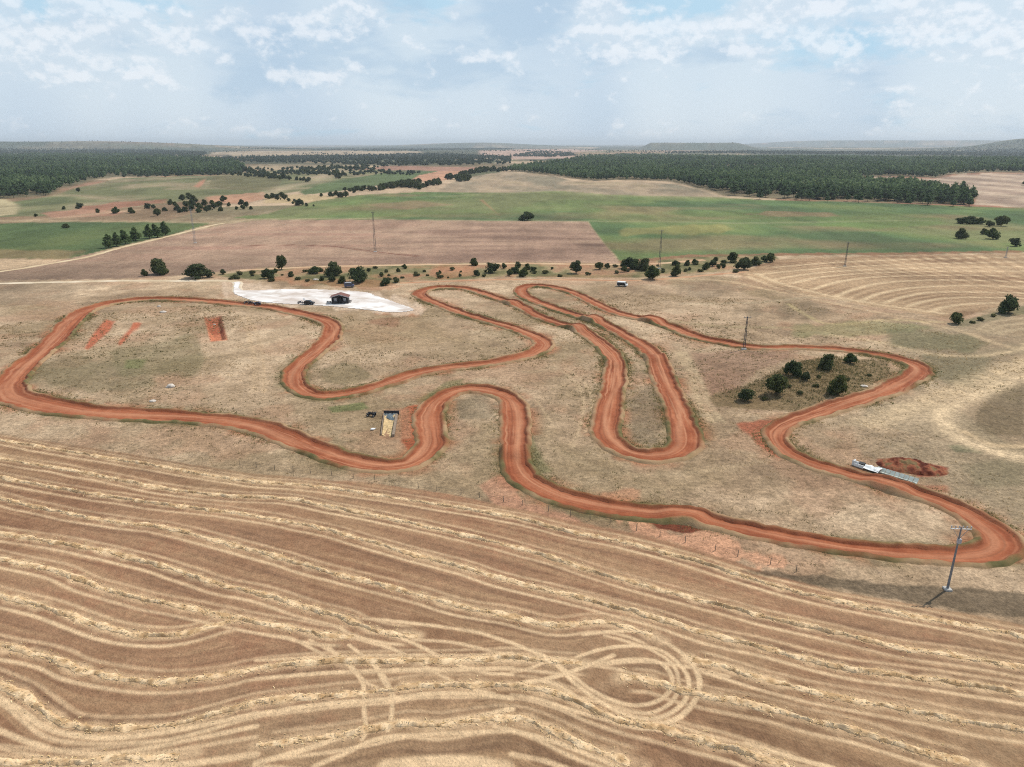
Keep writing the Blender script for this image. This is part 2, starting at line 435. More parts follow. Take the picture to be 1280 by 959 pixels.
FOREST_R = [(630, 214), (680, 218), (712, 223), (740, 226), (800, 225), (840, 227), (870, 233), (905, 243), (925, 247), (1000, 249), (1060, 251), (1140, 254), (1212, 257), (1216, 247), (1200, 240),
            (1165, 237), (1140, 232), (1080, 228), (1068, 222), (1110, 220), (1170, 222.5), (1190, 218), (1230, 216), (1290, 216), (1400, 216), (1400, 200), (1280, 200), (1100, 199), (960, 199), (900, 198), (840, 196.5), (780, 195), (720, 200), (690, 206)]
FOREST_L = [(-120, 252), (0, 249), (35, 247), (62, 243), (85, 233), (112, 226), (140, 221.5), (200, 220.5), (260, 219), (300, 218), (306, 211), (290, 205), (250, 199), (180, 196), (100, 195), (0, 196), (-120, 196)]
FAR_WOODS = [
    [(250, 207), (300, 203.5), (420, 206), (480, 208), (560, 208), (605, 206), (640, 206), (640, 197), (560, 192.5), (440, 194), (320, 197), (250, 199)],
    [(-100, 196), (0, 196), (100, 194), (250, 197), (260, 191), (200, 187), (100, 186.5), (0, 186.5), (-100, 187)],
    [(640, 196), (690, 197), (720, 195), (715, 191), (670, 190)], [(830, 192), (960, 193), (1100, 194), (1280, 196), (1400, 196), (1400, 190.5), (1150, 189.5), (960, 189.5), (880, 190)],
    [(300, 186), (400, 187.5), (560, 188), (640, 187), (640, 185.4), (480, 185), (300, 184.6)], [(1120, 188), (1280, 189), (1400, 189), (1400, 185.8), (1200, 185.6)]]

# ------------------------------------------------------------------ GROUND
def ring_rows():
    r = [0.5, 8, 16, 22]
    x = 26.0
    while x < 45000:
        r.append(x); x += max(0.06, min((x * x + CAMH ** 2) / (F * CAMH) * (1.25 if x < 700 else 0.9), 0.06 * x))
    return np.array(r)


RR = ring_rows()
TH = np.concatenate([np.arange(-47, 47.001, 0.075), np.arange(50, 311, 3.0)])
NR, NT = len(RR), len(TH)
_t = np.radians(TH)
GX = (np.sin(_t)[None, :] * RR[:, None]).ravel(); GY = (np.cos(_t)[None, :] * RR[:, None]).ravel()
GR = np.hypot(GX, GY)
N = len(GX)
print('ground verts', N, NR, NT)


def polydist(P, maxd, run=8, sel=None):
    """distance, signed side, arc length to a polyline for every ground vertex nearer than maxd"""
    d = np.full(N, 1e9, np.float32); sg = np.zeros(N, np.float32); sl = np.zeros(N, np.float32)
    P = np.asarray(P); L = np.concatenate([[0], np.cumsum(np.hypot(*np.diff(P, axis=0).T))])
    for i0 in range(0, len(P) - 1, run):
        Q = P[i0:i0 + run + 1]
        lo = Q.min(0) - maxd; hi = Q.max(0) + maxd
        ii = np.nonzero((GX > lo[0]) & (GX < hi[0]) & (GY > lo[1]) & (GY < hi[1]))[0]
        if not len(ii): continue
        x = GX[ii]; y = GY[ii]; bd = d[ii]; bs = sg[ii]; bl = sl[ii]
        for j in range(len(Q) - 1):
            a = Q[j]; e = Q[j + 1] - a; l2 = e @ e
            if l2 < 1e-9: continue
            t = np.clip(((x - a[0]) * e[0] + (y - a[1]) * e[1]) / l2, 0, 1)
            dx = x - a[0] - t * e[0]; dy = y - a[1] - t * e[1]
            dd = np.sqrt(dx * dx + dy * dy)
            m = dd < bd
            bd = np.where(m, dd, bd); bs = np.where(m, np.sign(e[0] * dy - e[1] * dx), bs); bl = np.where(m, L[i0 + j] + t * math.sqrt(l2), bl)
        d[ii] = bd; sg[ii] = bs; sl[ii] = bl
    return d, sg, sl


def inside(P, x, y):
    c = np.zeros(len(x), bool); n = len(P)
    for i in range(n):
        x0, y0 = P[i]; x1, y1 = P[(i + 1) % n]
        if y0 == y1: continue
        c ^= ((y0 > y) != (y1 > y)) & (x < (x1 - x0) * (y - y0) / (y1 - y0) + x0)
    return c


def pmask(px, soft=1.0, jit=1.0, jsc=6.0, seed=0):
    """0..1 cover of a polygon given in photo pixels; soft/ragged edge widths in metres at 200 m"""
    P = W(px)
    pad = 4 * (soft + jit) * max(1.0, np.hypot(*P.T).max() / 200)
    lo = P.min(0) - pad; hi = P.max(0) + pad
    ii = np.nonzero((GX > lo[0]) & (GX < hi[0]) & (GY > lo[1]) & (GY < hi[1]))[0]
    a = np.zeros(N, np.float32)
    if not len(ii): return a
    x, y = GX[ii], GY[ii]
    ins = inside(P, x, y); d = np.full(len(ii), 1e9)
    n = len(P)
    for i in range(n):
        p = P[i]; e = P[(i + 1) % n] - p; l2 = e @ e
        if l2 < 1e-9: continue
        t = np.clip(((x - p[0]) * e[0] + (y - p[1]) * e[1]) / l2, 0, 1)
        d = np.minimum(d, np.hypot(x - p[0] - t * e[0], y - p[1] - t * e[1]))
    sd = np.where(ins, d, -d)
    k = np.maximum(0.5, GR[ii] / 200)
    sd = sd + jit * k * 2 * (fbm(x / (jsc * k), y / (jsc * k), 40 + seed, 3) - 0.5) * 2
    a[ii] = sstep(-soft, soft, sd / k)
    return a


col = np.zeros((N, 3), np.float32)
grain = np.ones(N, np.float32)


def put(a, c, k=1.0):
    global col
    c = np.asarray(c, np.float32)
    a = (a * k)[:, None]
    col = col * (1 - a) + c * a


def mixc(t, *cs):
    """ramp through colours"""
    t = np.clip(t, 0, 0.9999) * (len(cs) - 1)
    i = np.floor(t).astype(int); f = (t - i)[:, None]
    C = np.array(cs, np.float32)
    return C[i] * (1 - f) + C[i + 1] * f


# dry grassland
n1 = fbm(GX / 26, GY / 26, 1, 5); n2 = fbm(GX / 6, GY / 6, 2, 3); n3 = fbm(GX / 60, GY / 60, 9, 3); n4 = fbm(GX / 2.2, GY / 2.2, 12, 3)
st = lambda v, k=2.6: np.clip((v - 0.5) * k + 0.5, 0, 1)
col = mixc(st(n1, 2.2) * 0.55 + st(n2, 2.4) * 0.45, K(146, 122, 97), K(170, 144, 115), K(188, 161, 131), K(208, 181, 149))
put(st(fbm(GX / 18, GY / 18, 21, 4), 5) * sstep(0.35, 0.7, n3), K(132, 114, 82), 0.45)     # greener weedy patches
put(np.clip((fbm(GX / 14, GY / 14, 23, 4) - 0.56) * 9, 0, 1), K(176, 134, 106), 0.35)        # bare reddish soil
put(np.clip((n4 - 0.56) * 6, 0, 1) * (1 - sstep(130, 220, GR)), K(112, 94, 70), 0.35)
# farther country: patchwork
far = sstep(520, 800, GR)
wx = GX + 160 * (vnoise(GX / 400, GY / 400, 51) - .5); wy = GY + 260 * (vnoise(GX / 400, GY / 400, 52) - .5)
cxi = np.floor(wx / 330); cyi = np.floor(wy / 520 + 0.5 * (cxi % 2))
hh = _hash(cxi, cyi, 77); hh2 = _hash(np.floor(wx / 900 + 7), np.floor(wy / 1500), 78)
fc = mixc(hh, K(176, 152, 126), K(194, 168, 138), K(158, 114, 92), K(108, 110, 82), K(170, 132, 106), K(90, 98, 70), K(186, 160, 130))
fc = fc * (0.82 + 0.36 * fbm(GX / 120, GY / 120, 55, 4))[:, None]
col = col * (1 - far[:, None]) + fc * far[:, None]
wood = sstep(0.50, 0.57, fbm(GX / 900, GY / 1300, 60, 4)) * sstep(1900, 2600, GR)
put(wood, K(58, 68, 50), 0.9)

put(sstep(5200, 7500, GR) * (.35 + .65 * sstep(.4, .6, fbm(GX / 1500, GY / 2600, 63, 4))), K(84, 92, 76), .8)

# named fields, back to front
put(pmask(FOREST_R, 2, 2), K(120, 108, 84)); put(pmask(FOREST_L, 2, 2), K(112, 104, 80))
for j, q in enumerate(FAR_WOODS): put(pmask(q, 1, 2.5), K(66, 76, 58), 0.35 if j == 0 else .75)
put(pmask([(250, 193.5), (340, 195.5), (420, 195), (520, 193), (520, 189), (420, 188.5), (300, 189), (255, 190)], 1, 3), K(190, 166, 138), .75)
put(pmask([(640, 200), (720, 198), (720, 191), (760, 188), (700, 186), (600, 188), (600, 194)], 1, 1.5), K(180, 150, 132))
put(pmask([(830, 196.5), (1000, 198), (1000, 196), (840, 195)], .3, .3), K(190, 160, 135))
slope = pmask([(-100, 262), (15, 252), (62, 246), (95, 236), (150, 223), (270, 219), (330, 214), (420, 208), (480, 210), (480, 228), (370, 240), (330, 246), (270, 247), (180, 258), (120, 264), (60, 270), (-100, 274)], 1, 1)
put(slope, mixc(st(fbm(GX / 90, GY / 160, 71, 3)), K(104, 108, 74), K(134, 130, 94), K(150, 134, 106), K(112, 112, 78)))
put(pmask([(-60, 248), (10, 249), (28, 256), (24, 268), (-60, 276)], 1, 1), K(180, 164, 128))
put(pmask([(106, 259), (150, 252), (206, 249), (206, 254), (165, 259), (118, 264)], 1, 3), K(156, 106, 86), .8)
put(pmask([(50, 266), (100, 262), (160, 264), (140, 270), (70, 273)], .5, .6), K(168, 128, 104))
put(pmask([(242, 233), (258, 221), (268, 219), (256, 230), (248, 235)], .6, 1.5), K(184, 130, 104), .85)
put(pmask([(265, 220), (330, 218), (352, 226), (345, 238), (290, 238), (258, 233)], .5, .6), K(112, 104, 74), .8)
put(pmask([(255, 246), (330, 240), (340, 246), (300, 256), (260, 252)], .5, .8), K(186, 140, 112), .8)
put(pmask([(372, 240), (420, 226), (480, 216), (550, 214), (535, 226), (480, 231), (430, 238), (380, 244)], .5, .5), K(98, 110, 72))
put(pmask([(525, 219), (555, 213), (592, 215), (560, 224), (540, 228), (515, 226)], .5, .6), K(188, 142, 114))
put(pmask([(480, 208), (600, 209), (640, 212), (600, 214), (500, 213), (440, 212)], .4, .4), K(160, 122, 102))
put(pmask([(330, 246), (372, 243), (440, 246), (420, 251), (380, 253), (330, 254)], .5, .6), K(188, 164, 126))
tan = pmask([(548, 240), (562, 230), (590, 221), (625, 215), (690, 218), (714, 226), (740, 228.5), (800, 228), (840, 230), (868, 236), (900, 246), (840, 246), (760, 243.5), (640, 240.5), (560, 246)], .6, .6)
put(tan, mixc(st(fbm(GX / 60, GY / 200, 81, 4)), K(140, 128, 106), K(172, 150, 124), K(160, 142, 112)))
green = pmask([(285, 272), (330, 268), (390, 252), (450, 244), (530, 240), (640, 240.5), (700, 238.5), (760, 243.5), (900, 247), (960, 250), (1100, 253.5), (1280, 260), (1420, 262), (1420, 312), (1280, 316), (1100, 319),
               (960, 320), (860, 322.5), (776, 329), (750, 298), (735, 277.5), (640, 276.5), (470, 274.5), (330, 274.5)], .5, .5)
gn = st(fbm(GX / 110, GY / 150, 91, 4), 2.2)
put(green, mixc(gn, K(84, 98, 66), K(92, 112, 72), K(112, 124, 76), K(120, 122, 82)))
put(green, K(150, 126, 88), 0.55 * 1) if False else None
put(green * np.clip((fbm(GX / 130, GY / 90, 95, 4) - .57) * 7, 0, 1), K(146, 122, 92), .6)
put(pmask([(765, 288), (800, 284), (900, 283), (920, 287), (850, 291), (770, 296)], 2.5, 5), K(156, 140, 88), .5)
put(pmask([(960, 264), (1040, 266), (1060, 271), (980, 271), (930, 268)], 1.5, 2), K(146, 118, 90), .7)
put(pmask([(455, 256), (520, 251), (560, 256), (500, 262)], 2, 2), K(150, 122, 96), .6)
put(pmask([(1020, 274), (1180, 272), (1190, 280), (1080, 287), (1020, 282)], 2, 2), K(110, 130, 74), .6)
put(pmask([(600, 250), (604, 250), (628, 270), (622, 270)], .5, .8), K(160, 122, 92), .7)
put(pmask([(770, 326), (860, 319), (960, 317), (1100, 316), (1280, 313), (1280, 316), (1100, 319), (960, 320), (860, 322.5), (776, 329)], .5, .8), K(150, 106, 82), .8)
gl = pmask([(-100, 279), (0, 279), (90, 277.5), (180, 277.5), (266, 279), (212, 294), (150, 308), (84, 324), (0, 323), (-100, 320)], .4, .5)
put(gl, mixc(gn, K(78, 94, 60), K(92, 106, 66), K(112, 116, 72)))
put(pmask([(-100, 311), (30, 312), (100, 314), (84, 325), (0, 323), (-100, 320)], 1.5, 2), K(152, 124, 92), .6)
put(pmask([(-100, 321), (0, 324), (84, 325), (40, 334), (-100, 345)], .4, .6), K(192, 164, 132))
pl = pmask([(278, 281), (330, 275), (470, 274.5), (640, 276.5), (734, 277.5), (750, 298), (776, 330), (640, 329), (500, 330), (330, 334), (250, 343), (170, 348), (0, 351), (-100, 356), (-100, 348), (0, 339), (60, 329), (130, 315), (200, 299)], .4, .4)
pn = fbm(GX / 70, GY / 14, 101, 4); pb = st(vnoise(GX / 150, GY / 90, 104))
put(pl, mixc(st(pn) * .6 + .4 * pb, K(136, 108, 92), K(158, 128, 108), K(176, 146, 122), K(166, 130, 110)))
put(pl * (1 - sstep(-150, -60, GX)) * (1 - sstep(330, 420, GY)), K(124, 104, 86), .6)
put(pl * sstep(470, 640, GY), K(172, 144, 120), .5)
fu, _, _ = polydist(spline(W([(300, 307), (400, 307), (470, 315), (520, 320)]), 8), 8)
put(np.exp(-(fu / 1.6) ** 2), K(118, 72, 58), .8)
# far right pale field
jf = pmask([(1070, 225), (1090, 221.5), (1170, 223.5), (1192, 219), (1230, 217), (1300, 217), (1400, 217), (1400, 262), (1280, 259.5), (1215, 256), (1220, 246), (1200, 236), (1170, 231), (1120, 228)], .3, .4)
put(jf, mixc(st(np.sin(GX / 14 + 6 * vnoise(GX / 150, GY / 150, 111)) * .5 + .5, 1), K(158, 134, 116), K(194, 170, 146)))

# scrub strip of red earth
scr = pmask([(262, 344), (330, 336), (500, 331.5), (640, 328), (775, 329), (860, 322.5), (965, 318), (975, 325), (905, 338), (800, 347), (640, 346), (520, 351), (470, 359), (430, 358), (330, 351), (280, 347)], .5, .8)
sn = fbm(GX / 12, GY / 16, 121, 4)
put(scr, mixc(st(sn, 3), K(108, 104, 70), K(130, 120, 84), K(160, 138, 104), K(168, 132, 102)))
for q, kk in (([(520, 345), (540, 336), (590, 335), (600, 343), (560, 347)], .85), ([(360, 353), (395, 348), (470, 353), (520, 356), (500, 361), (380, 357)], .75), ([(330, 349), (350, 345), (370, 350), (340, 353)], .8), ([(650, 344), (720, 342), (790, 344), (780, 350), (660, 349)], .35), ([(500, 333), (640, 330), (775, 330), (770, 333), (500, 336)], .6), ([(480, 345), (515, 341), (530, 345), (500, 350)], .7)):
    put(pmask(q, 1.2, 3.2, 4), K(180, 124, 92), kk * .6)
# striped pale field
bf = pmask([(918, 341), (975, 324), (1050, 321), (1280, 317), (1420, 314), (1420, 372), (1280, 380), (1240, 385), (1200, 398), (1180, 397), (1120, 388), (1060, 378), (1000, 368), (950, 355)], .5, .6)
bf2 = pmask([(1214, 414), (1236, 402), (1262, 397), (1300, 394), (1420, 388), (1420, 430), (1300, 423), (1250, 419)], .5, .5)
bfa = np.maximum(bf, bf2)
put(bfa, mixc(st(fbm(GX / 40, GY / 12, 131, 4)), K(138, 108, 82), K(160, 130, 100), K(176, 146, 114)))
for rw in BACK_W:
    d, _, _ = polydist(rw, 14)
    put(np.exp(-(d / 1.5) ** 2) * bfa, K(216, 188, 150), .9)
    put(np.exp(-((d - 5.0) / 1.0) ** 2) * bfa, K(198, 168, 132), .45)
put(pmask([(1185, 404), (1220, 396), (1262, 386), (1300, 378), (1300, 390), (1262, 396), (1230, 403), (1205, 410)], .5, .8), K(118, 112, 80), .8)

# track-side paddock details
TD, TS, TL = polydist(TRK[::5].tolist() + [TRK[0].tolist()], 16)
_tw = np.interp(TL, np.linspace(0, 1e-6 + np.hypot(*np.diff(np.vstack([TRK[::5], TRK[:1]]), axis=0).T).sum(), len(TRKW)), TRKW) / 2
edge = TD - _tw
vn = fbm(GX / 4.0, GY / 4.0, 141, 3); vn2 = fbm(GX / 16, GY / 16, 143, 3)
put(np.exp(-np.clip(edge - 0.6, 0, 99) ** 2 / 2.2 ** 2) * (.3 + .7 * st(vn, 4)) * sstep(.44, .58, fbm(GX / 12, GY / 12, 143, 3)) * (TD < 15), K(100, 94, 60), .8)
put(np.exp(-np.clip(edge - 0.2, 0, 99) ** 2 / 1.1 ** 2) * (TD < 15), K(146, 108, 78), .45)
put(np.exp(-np.clip(edge - 1.2, 0, 99) ** 2 / 2.2 ** 2) * np.clip((fbm(GX / 6, GY / 6, 145, 4) - .50) * 6, 0, 1) * (TD < 15), K(170, 112, 80), .7)

SPOTS = [([(1120, 408), (1290, 398), (1290, 650), (1180, 600), (1060, 560), (1040, 525), (1150, 470)], K(150, 134, 108), .55, 3, 5),  # polygon, colour, strength, softness, ragged
    ([(133, 400), (143, 402), (139, 410), (128, 422), (110, 438), (104, 436), (112, 424), (120, 412)], K(188, 104, 74), .9, .5, .9), ([(165, 403), (175, 404), (168, 416), (158, 426), (150, 432), (147, 430), (154, 418)], K(186, 104, 74), .9, .5, .9),
    ([(499, 512), (518, 507), (545, 508), (560, 530), (548, 562), (520, 570), (500, 552)], K(166, 94, 64), .95, .8, 1.0), ([(478, 512), (512, 510), (515, 548), (470, 550)], K(170, 130, 100), .6, 1, 1),
    ([(922, 530), (950, 524), (975, 528), (968, 545), (975, 560), (985, 575), (945, 556)], K(166, 96, 70), .85, .8, 1.2), ([(775, 648), (850, 664), (925, 678), (985, 704), (950, 711), (900, 700), (850, 687), (800, 670)], K(214, 158, 124), .65, 1.4, 3.5),
    ([(806, 651), (850, 647), (888, 652), (880, 662), (850, 665), (820, 660)], K(112, 58, 40), .95, .5, 1.0), ([(755, 616), (800, 612), (800, 624), (740, 624)], K(200, 142, 108), .5, 1, 1.5), ([(590, 606), (625, 598), (650, 622), (720, 652), (700, 656), (630, 634)], K(196, 140, 112), .55, 1.2, 1.5),
    ([(862, 440), (930, 440), (1010, 436), (990, 452), (940, 472), (900, 500), (868, 480)], K(146, 112, 92), .65, 2, 2.5), ([(885, 497), (925, 483), (975, 462), (1040, 445), (1105, 450), (1118, 468), (1080, 487), (1000, 514), (940, 513), (900, 508)], K(118, 100, 70), .8, 1, 1.6),
    ([(1015, 508), (1060, 493), (1090, 487), (1040, 500), (1000, 517)], K(216, 150, 114), .7, .8, 1), ([(840, 352), (930, 352), (960, 362), (930, 372), (850, 372)], K(122, 104, 82), .55, 4, 6),
    ([(900, 386), (1000, 374), (1060, 390), (1000, 400), (930, 398)], K(118, 102, 80), .55, 4, 6), ([(1000, 408), (1090, 402), (1160, 406), (1180, 412), (1100, 418), (1000, 420)], K(128, 130, 86), .5, 2, 2),
    ([(1110, 412), (1200, 418), (1245, 430), (1210, 440), (1120, 432)], K(112, 108, 78), .65, 2, 2), ([(1160, 445), (1235, 448), (1220, 470), (1190, 482), (1160, 470)], K(112, 106, 80), .6, 2, 2),
    ([(1212, 515), (1235, 495), (1280, 478), (1280, 545), (1235, 542), (1214, 530)], K(114, 98, 74), .7, 1.2, 2.0), ([(1180, 556), (1215, 558), (1225, 566), (1195, 564)], K(100, 104, 76), .6, 1, 1),
    ([(1200, 580), (1290, 575), (1290, 610), (1220, 606)], K(116, 108, 82), .5, 2, 2), ([(1100, 575), (1130, 572), (1185, 585), (1182, 594), (1150, 598), (1108, 586)], K(146, 74, 54), .9, .6, .8),
    ([(1140, 605), (1180, 608), (1180, 614), (1140, 612)], K(166, 104, 78), .6, .8, 1), ([(410, 509), (455, 503), (462, 511), (415, 516)], K(104, 112, 68), .75, .6, .8),
    ([(520, 500), (560, 478), (580, 474), (560, 490), (530, 506)], K(108, 112, 70), .5, 1, 1.2), ([(570, 500), (600, 495), (622, 505), (618, 522), (575, 524)], K(122, 110, 88), .55, 1, 1.5),
    ([(785, 500), (820, 480), (832, 530), (820, 555), (790, 552)], K(124, 108, 86), .6, 1, 1.5), ([(398, 462), (430, 450), (470, 470), (430, 484), (400, 478)], K(118, 108, 76), .5, 1, 1.5),
    ([(40, 460), (80, 440), (160, 460), (190, 480), (120, 490), (60, 484)], K(122, 112, 84), .55, 2, 2.5), ([(130, 440), (240, 420), (260, 450), (230, 470), (150, 470)], K(120, 112, 80), .5, 2, 2.5),
    ([(160, 450), (180, 450), (175, 460), (158, 460)], K(110, 116, 70), .6, .8, .8), ([(640, 540), (662, 545), (690, 590), (660, 596), (650, 575)], K(120, 116, 80), .6, 1, 1.2),
    ([(0, 352), (140, 352), (90, 372), (0, 382)], K(156, 136, 112), .5, 2, 2), ([(430, 395), (520, 395), (590, 420), (530, 440), (440, 430)], K(160, 134, 102), .5, 2, 2.5),
    ([(455, 398), (500, 398), (495, 408), (455, 406)], K(142, 98, 74), .55, 1, 1.5), ([(480, 383), (530, 384), (520, 396), (470, 393)], K(196, 140, 106), .5, 1, 1.2)]
for q, c, k, s, j in SPOTS: put(pmask(q, s, j, 5, int(q[0][0])), c, k)
LINES = [  # pale wheel tracks through the grass
    ([(800, 348), (870, 349), (910, 352), (960, 362), (1060, 383), (1180, 409), (1215, 418), (1250, 431), (1300, 440)], 1.5, K(210, 182, 144), .85), ([(940, 350), (1000, 371), (1080, 389), (1180, 405)], 1.2, K(150, 118, 92), .7),
    ([(985, 380), (1010, 395), (1030, 404), (1060, 405), (1110, 400), (1180, 403)], 1.0, K(190, 170, 124), .8), ([(1040, 419), (1100, 428), (1160, 442), (1220, 445), (1270, 438), (1290, 425)], 1.3, K(208, 182, 144), .85),
    ([(1300, 462), (1230, 490), (1180, 515), (1178, 528), (1200, 548), (1240, 564), (1300, 575)], 2.6, K(224, 196, 158), 1.0), ([(1300, 446), (1200, 485), (1130, 515), (1090, 530)], 3.4, K(216, 188, 150), .85),
    ([(1290, 558), (1240, 556), (1205, 540)], 1.2, K(216, 186, 146), .8), ([(850, 380), (950, 378), (1010, 372), (1060, 376)], 1.4, K(184, 166, 136), .6), ([(820, 398), (900, 408), (1000, 410)], 1.4, K(178, 162, 122), .5),
    ([(300, 395), (312, 420), (318, 450), (318, 490)], .8, K(198, 168, 132), .55), ([(309, 395), (322, 420), (328, 450), (330, 490)], .8, K(198, 168, 132), .55), ([(700, 462), (722, 480), (730, 505), (724, 535), (715, 560)], .5, K(204, 176, 140), .6),
    ([(708, 460), (733, 482), (741, 505), (732, 540)], .5, K(204, 176, 140), .55), ([(668, 495), (680, 515), (695, 535)], .4, K(204, 176, 140), .55), ([(848, 440), (866, 470), (874, 505), (890, 526)], 1.8, K(196, 172, 136), .65),
    ([(856, 440), (878, 480), (886, 505), (905, 528)], .7, K(200, 176, 140), .6), ([(690, 560), (760, 590), (850, 592), (960, 576)], 1.0, K(190, 166, 132), .35), ([(0, 372), (60, 364), (130, 358), (200, 354)], .8, K(150, 128, 104), .6),
    ([(0, 384), (80, 375), (120, 366), (200, 358)], .9, K(140, 118, 96), .55), ([(430, 410), (520, 418), (600, 430)], .7, K(176, 152, 116), .5), ([(440, 430), (540, 432), (620, 442)], .6, K(150, 128, 98), .5)]
for q, w, c, k in LINES:
    d, _, _ = polydist(spline(W(q), 2.0), w * 3 + 2)
    put(np.exp(-(d / w) ** 2) * (.55 + .45 * st(n4, 3)), c, k)
# smaller straight farm paths painted as worn ground far away
for q, w, c, k in (([(-60, 276.5), (60, 276.5), (180, 277), (268, 278.5), (330, 274), (470, 273)], 2.0, K(196, 174, 138), .85), ([(470, 274), (640, 276), (800, 277), (930, 279), (1060, 277), (1180, 276), (1290, 286)], 1.6, K(168, 162, 124), .7),
                   ([(335, 243), (350, 237), (370, 231), (395, 227), (408, 219), (414, 212)], 5, K(200, 176, 146), .9), ([(40, 275), (90, 271), (130, 266), (165, 263)], 2.2, K(206, 178, 144), .8), ([(548, 246), (640, 241.5), (700, 239.5), (760, 244), (900, 247.5), (1100, 253)], 2, K(170, 158, 120), .7)):
    d, _, _ = polydist(spline(W(q), 12.0), 40)
    we = np.maximum(w, GR ** 2 / (F * CAMH) * .75)
    put(np.exp(-(d / we) ** 2), c, k * np.minimum(1, .35 + w / we * .65))

YARD = [(292, 353), (301, 352.5), (303, 362.5), (345, 362), (400, 362), (455, 365), (470, 369.5), (500, 379.5), (518, 386.5), (516, 389), (490, 391), (455, 387.5), (400, 382.5), (345, 379.5), (318, 376.5), (300, 371), (291, 366)]
put(pmask([(286, 352), (300, 351), (345, 360.5), (455, 363.5), (475, 368), (505, 378), (532, 386), (524, 391), (490, 393), (440, 388.5), (345, 381.5), (300, 374), (286, 366)], 1.5, 3.0, 3), K(212, 186, 160), .75)
# the mown foreground field
mown = pmask(MOWN, .6, .5)
fs = fbm(GX / 30, GY / 30, 151, 4); fd = fbm(GX / 1.3, GY / 1.3, 152, 3)
base = mixc(st(fs, 2.2) * .7 + st(fd, 2) * .3, K(128, 99, 74), K(148, 117, 88), K(165, 135, 104), K(160, 121, 92))
base = base * (1 - .40 * st(fbm(GX / 48, GY / 48, 155, 3), 4))[:, None] + np.array(K(158, 110, 84)) * (.40 * st(fbm(GX / 48, GY / 48, 155, 3), 4))[:, None]
col = col * (1 - mown[:, None]) + base * mown[:, None]
best = np.full(N, 1e9, np.float32); bside = np.zeros(N, np.float32); bid = np.zeros(N, np.float32); bs_ = np.zeros(N, np.float32); bend_ = np.zeros(N, np.float32)
band = np.zeros(N, np.float32)
for i, rw in enumerate(ROW_W):
    d, s, l = polydist(rw, 7.5)
    sd = np.where(d > 1e8, 1e6, d * s)
    wob = .35 * (vnoise(l / 6, l * 0 + i, 160) - .5)
    end = sstep(.2, 2.5, np.minimum(l, l[d < 1e8].max() - l))
    up = np.exp(-(np.abs(sd - 1.75 + wob) / .30) ** 3) * .6; dn = np.exp(-(np.abs(sd + 1.95 + wob) / .32) ** 3) * .95
    core = np.exp(-(np.abs(sd) / (.55 + .7 * vnoise(l / 1.7, l * 0 + 7 * i, 164))) ** 3) * (.5 + .5 * vnoise(l / 2.3, l * 0 + 9 * i, 166))
    up = up * end; dn = dn * end
    band = np.maximum(band, np.maximum(core, np.maximum(up, dn)) * (.65 + .5 * vnoise(l / 9, l * 0 + 3 * i, 163)))
    m = d < best
    best = np.where(m, d, best); bside = np.where(m, sd, bside); bid = np.where(m, i, bid); bs_ = np.where(m, l, bs_); bend_ = np.where(m, np.minimum(l, l[d < 1e8].max() - l), bend_)
streak = fbm(bside * 1.6 + bid * 31, bs_ / 22, 165, 3)
ok = (best < 7.5)
ok = ok * sstep(0, 3, bend_)
put(mown * ok * np.clip((streak - .5) * 4, 0, 1), K(186, 152, 116), .5)
put(mown * ok * np.clip((.46 - streak) * 4, 0, 1), K(116, 87, 68), .5)
for b, w, s in BANDS_W:
    d, _, l = polydist(b, 4.0)
    band = np.maximum(band, np.exp(-(d / (w * .40)) ** 4) * s * 1.25 * (.75 + .35 * vnoise(l / 4, l * 0, 168)))
put(mown * np.clip(band, 0, 1) * (.85 + .3 * st(fd, 2.5)).clip(0, 1), K(230, 197, 156), .95)
put(pmask([(900, 712), (960, 713), (1100, 728), (1200, 735), (1290, 742), (1290, 775), (1200, 763), (1100, 748), (1000, 728)], .8, 1.4), K(92, 80, 64), .75)
grain[:] = np.interp(GR, [0, 140, 700, 2500], [.8, 1.0, 1.0, .5]) * (1 - .42 * mown)

mo = fbm(GX / 55, GY / 55, 171, 6); mo2 = fbm(GX / 9, GY / 30, 173, 4)
col = col * (1 + (.60 * (mo - .5) + .55 * (mo2 - .5)) * sstep(250, 420, GR))[:, None]

# relief: the circuit is let into the ground, a pit, furrows
GZ = h_base(GX, GY)
GZ = GZ - 0.95 * (1 - sstep(-0.2, 1.1, edge)) * (TD < 15)
pin = inside(PIT_W, GX, GY)
pc = PIT_W.mean(0)
_pd = np.full(N, 1e9)
for i in range(4):
    p = PIT_W[i]; e = PIT_W[(i + 1) % 4] - p
    t = np.clip(((GX - p[0]) * e[0] + (GY - p[1]) * e[1]) / (e @ e), 0, 1)
    dd = np.hypot(GX - p[0] - t * e[0], GY - p[1] - t * e[1])
    _pd = np.minimum(_pd, dd if i != 2 else dd * .22)
GZ = GZ - np.where(pin, 1.9 * sstep(0, 1.6, _pd), 0)
put(pmask(PIT, .4, .3, 3), K(178, 102, 74), .95)
put((pin & (GY < pc[1] - 2)).astype(np.float32), K(212, 138, 104), .7)
GZ = GZ + mown * .10 * (fd - .5)
V = np.stack([GX, GY, GZ], 1)
ii, jj = np.meshgrid(np.arange(NR - 1), np.arange(NT), indexing='ij')
a = ii * NT + jj; b = ii * NT + (jj + 1) % NT
Q = np.stack([a, a + NT, b + NT, b], -1).reshape(-1, 4)
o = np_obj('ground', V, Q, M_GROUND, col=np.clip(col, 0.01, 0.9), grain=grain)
props(o, "dry farmland of stubble, grass and ploughed fields reaching the horizon", None, None, 'structure')


def gz(x, y):
    return float(h_base(x, y))


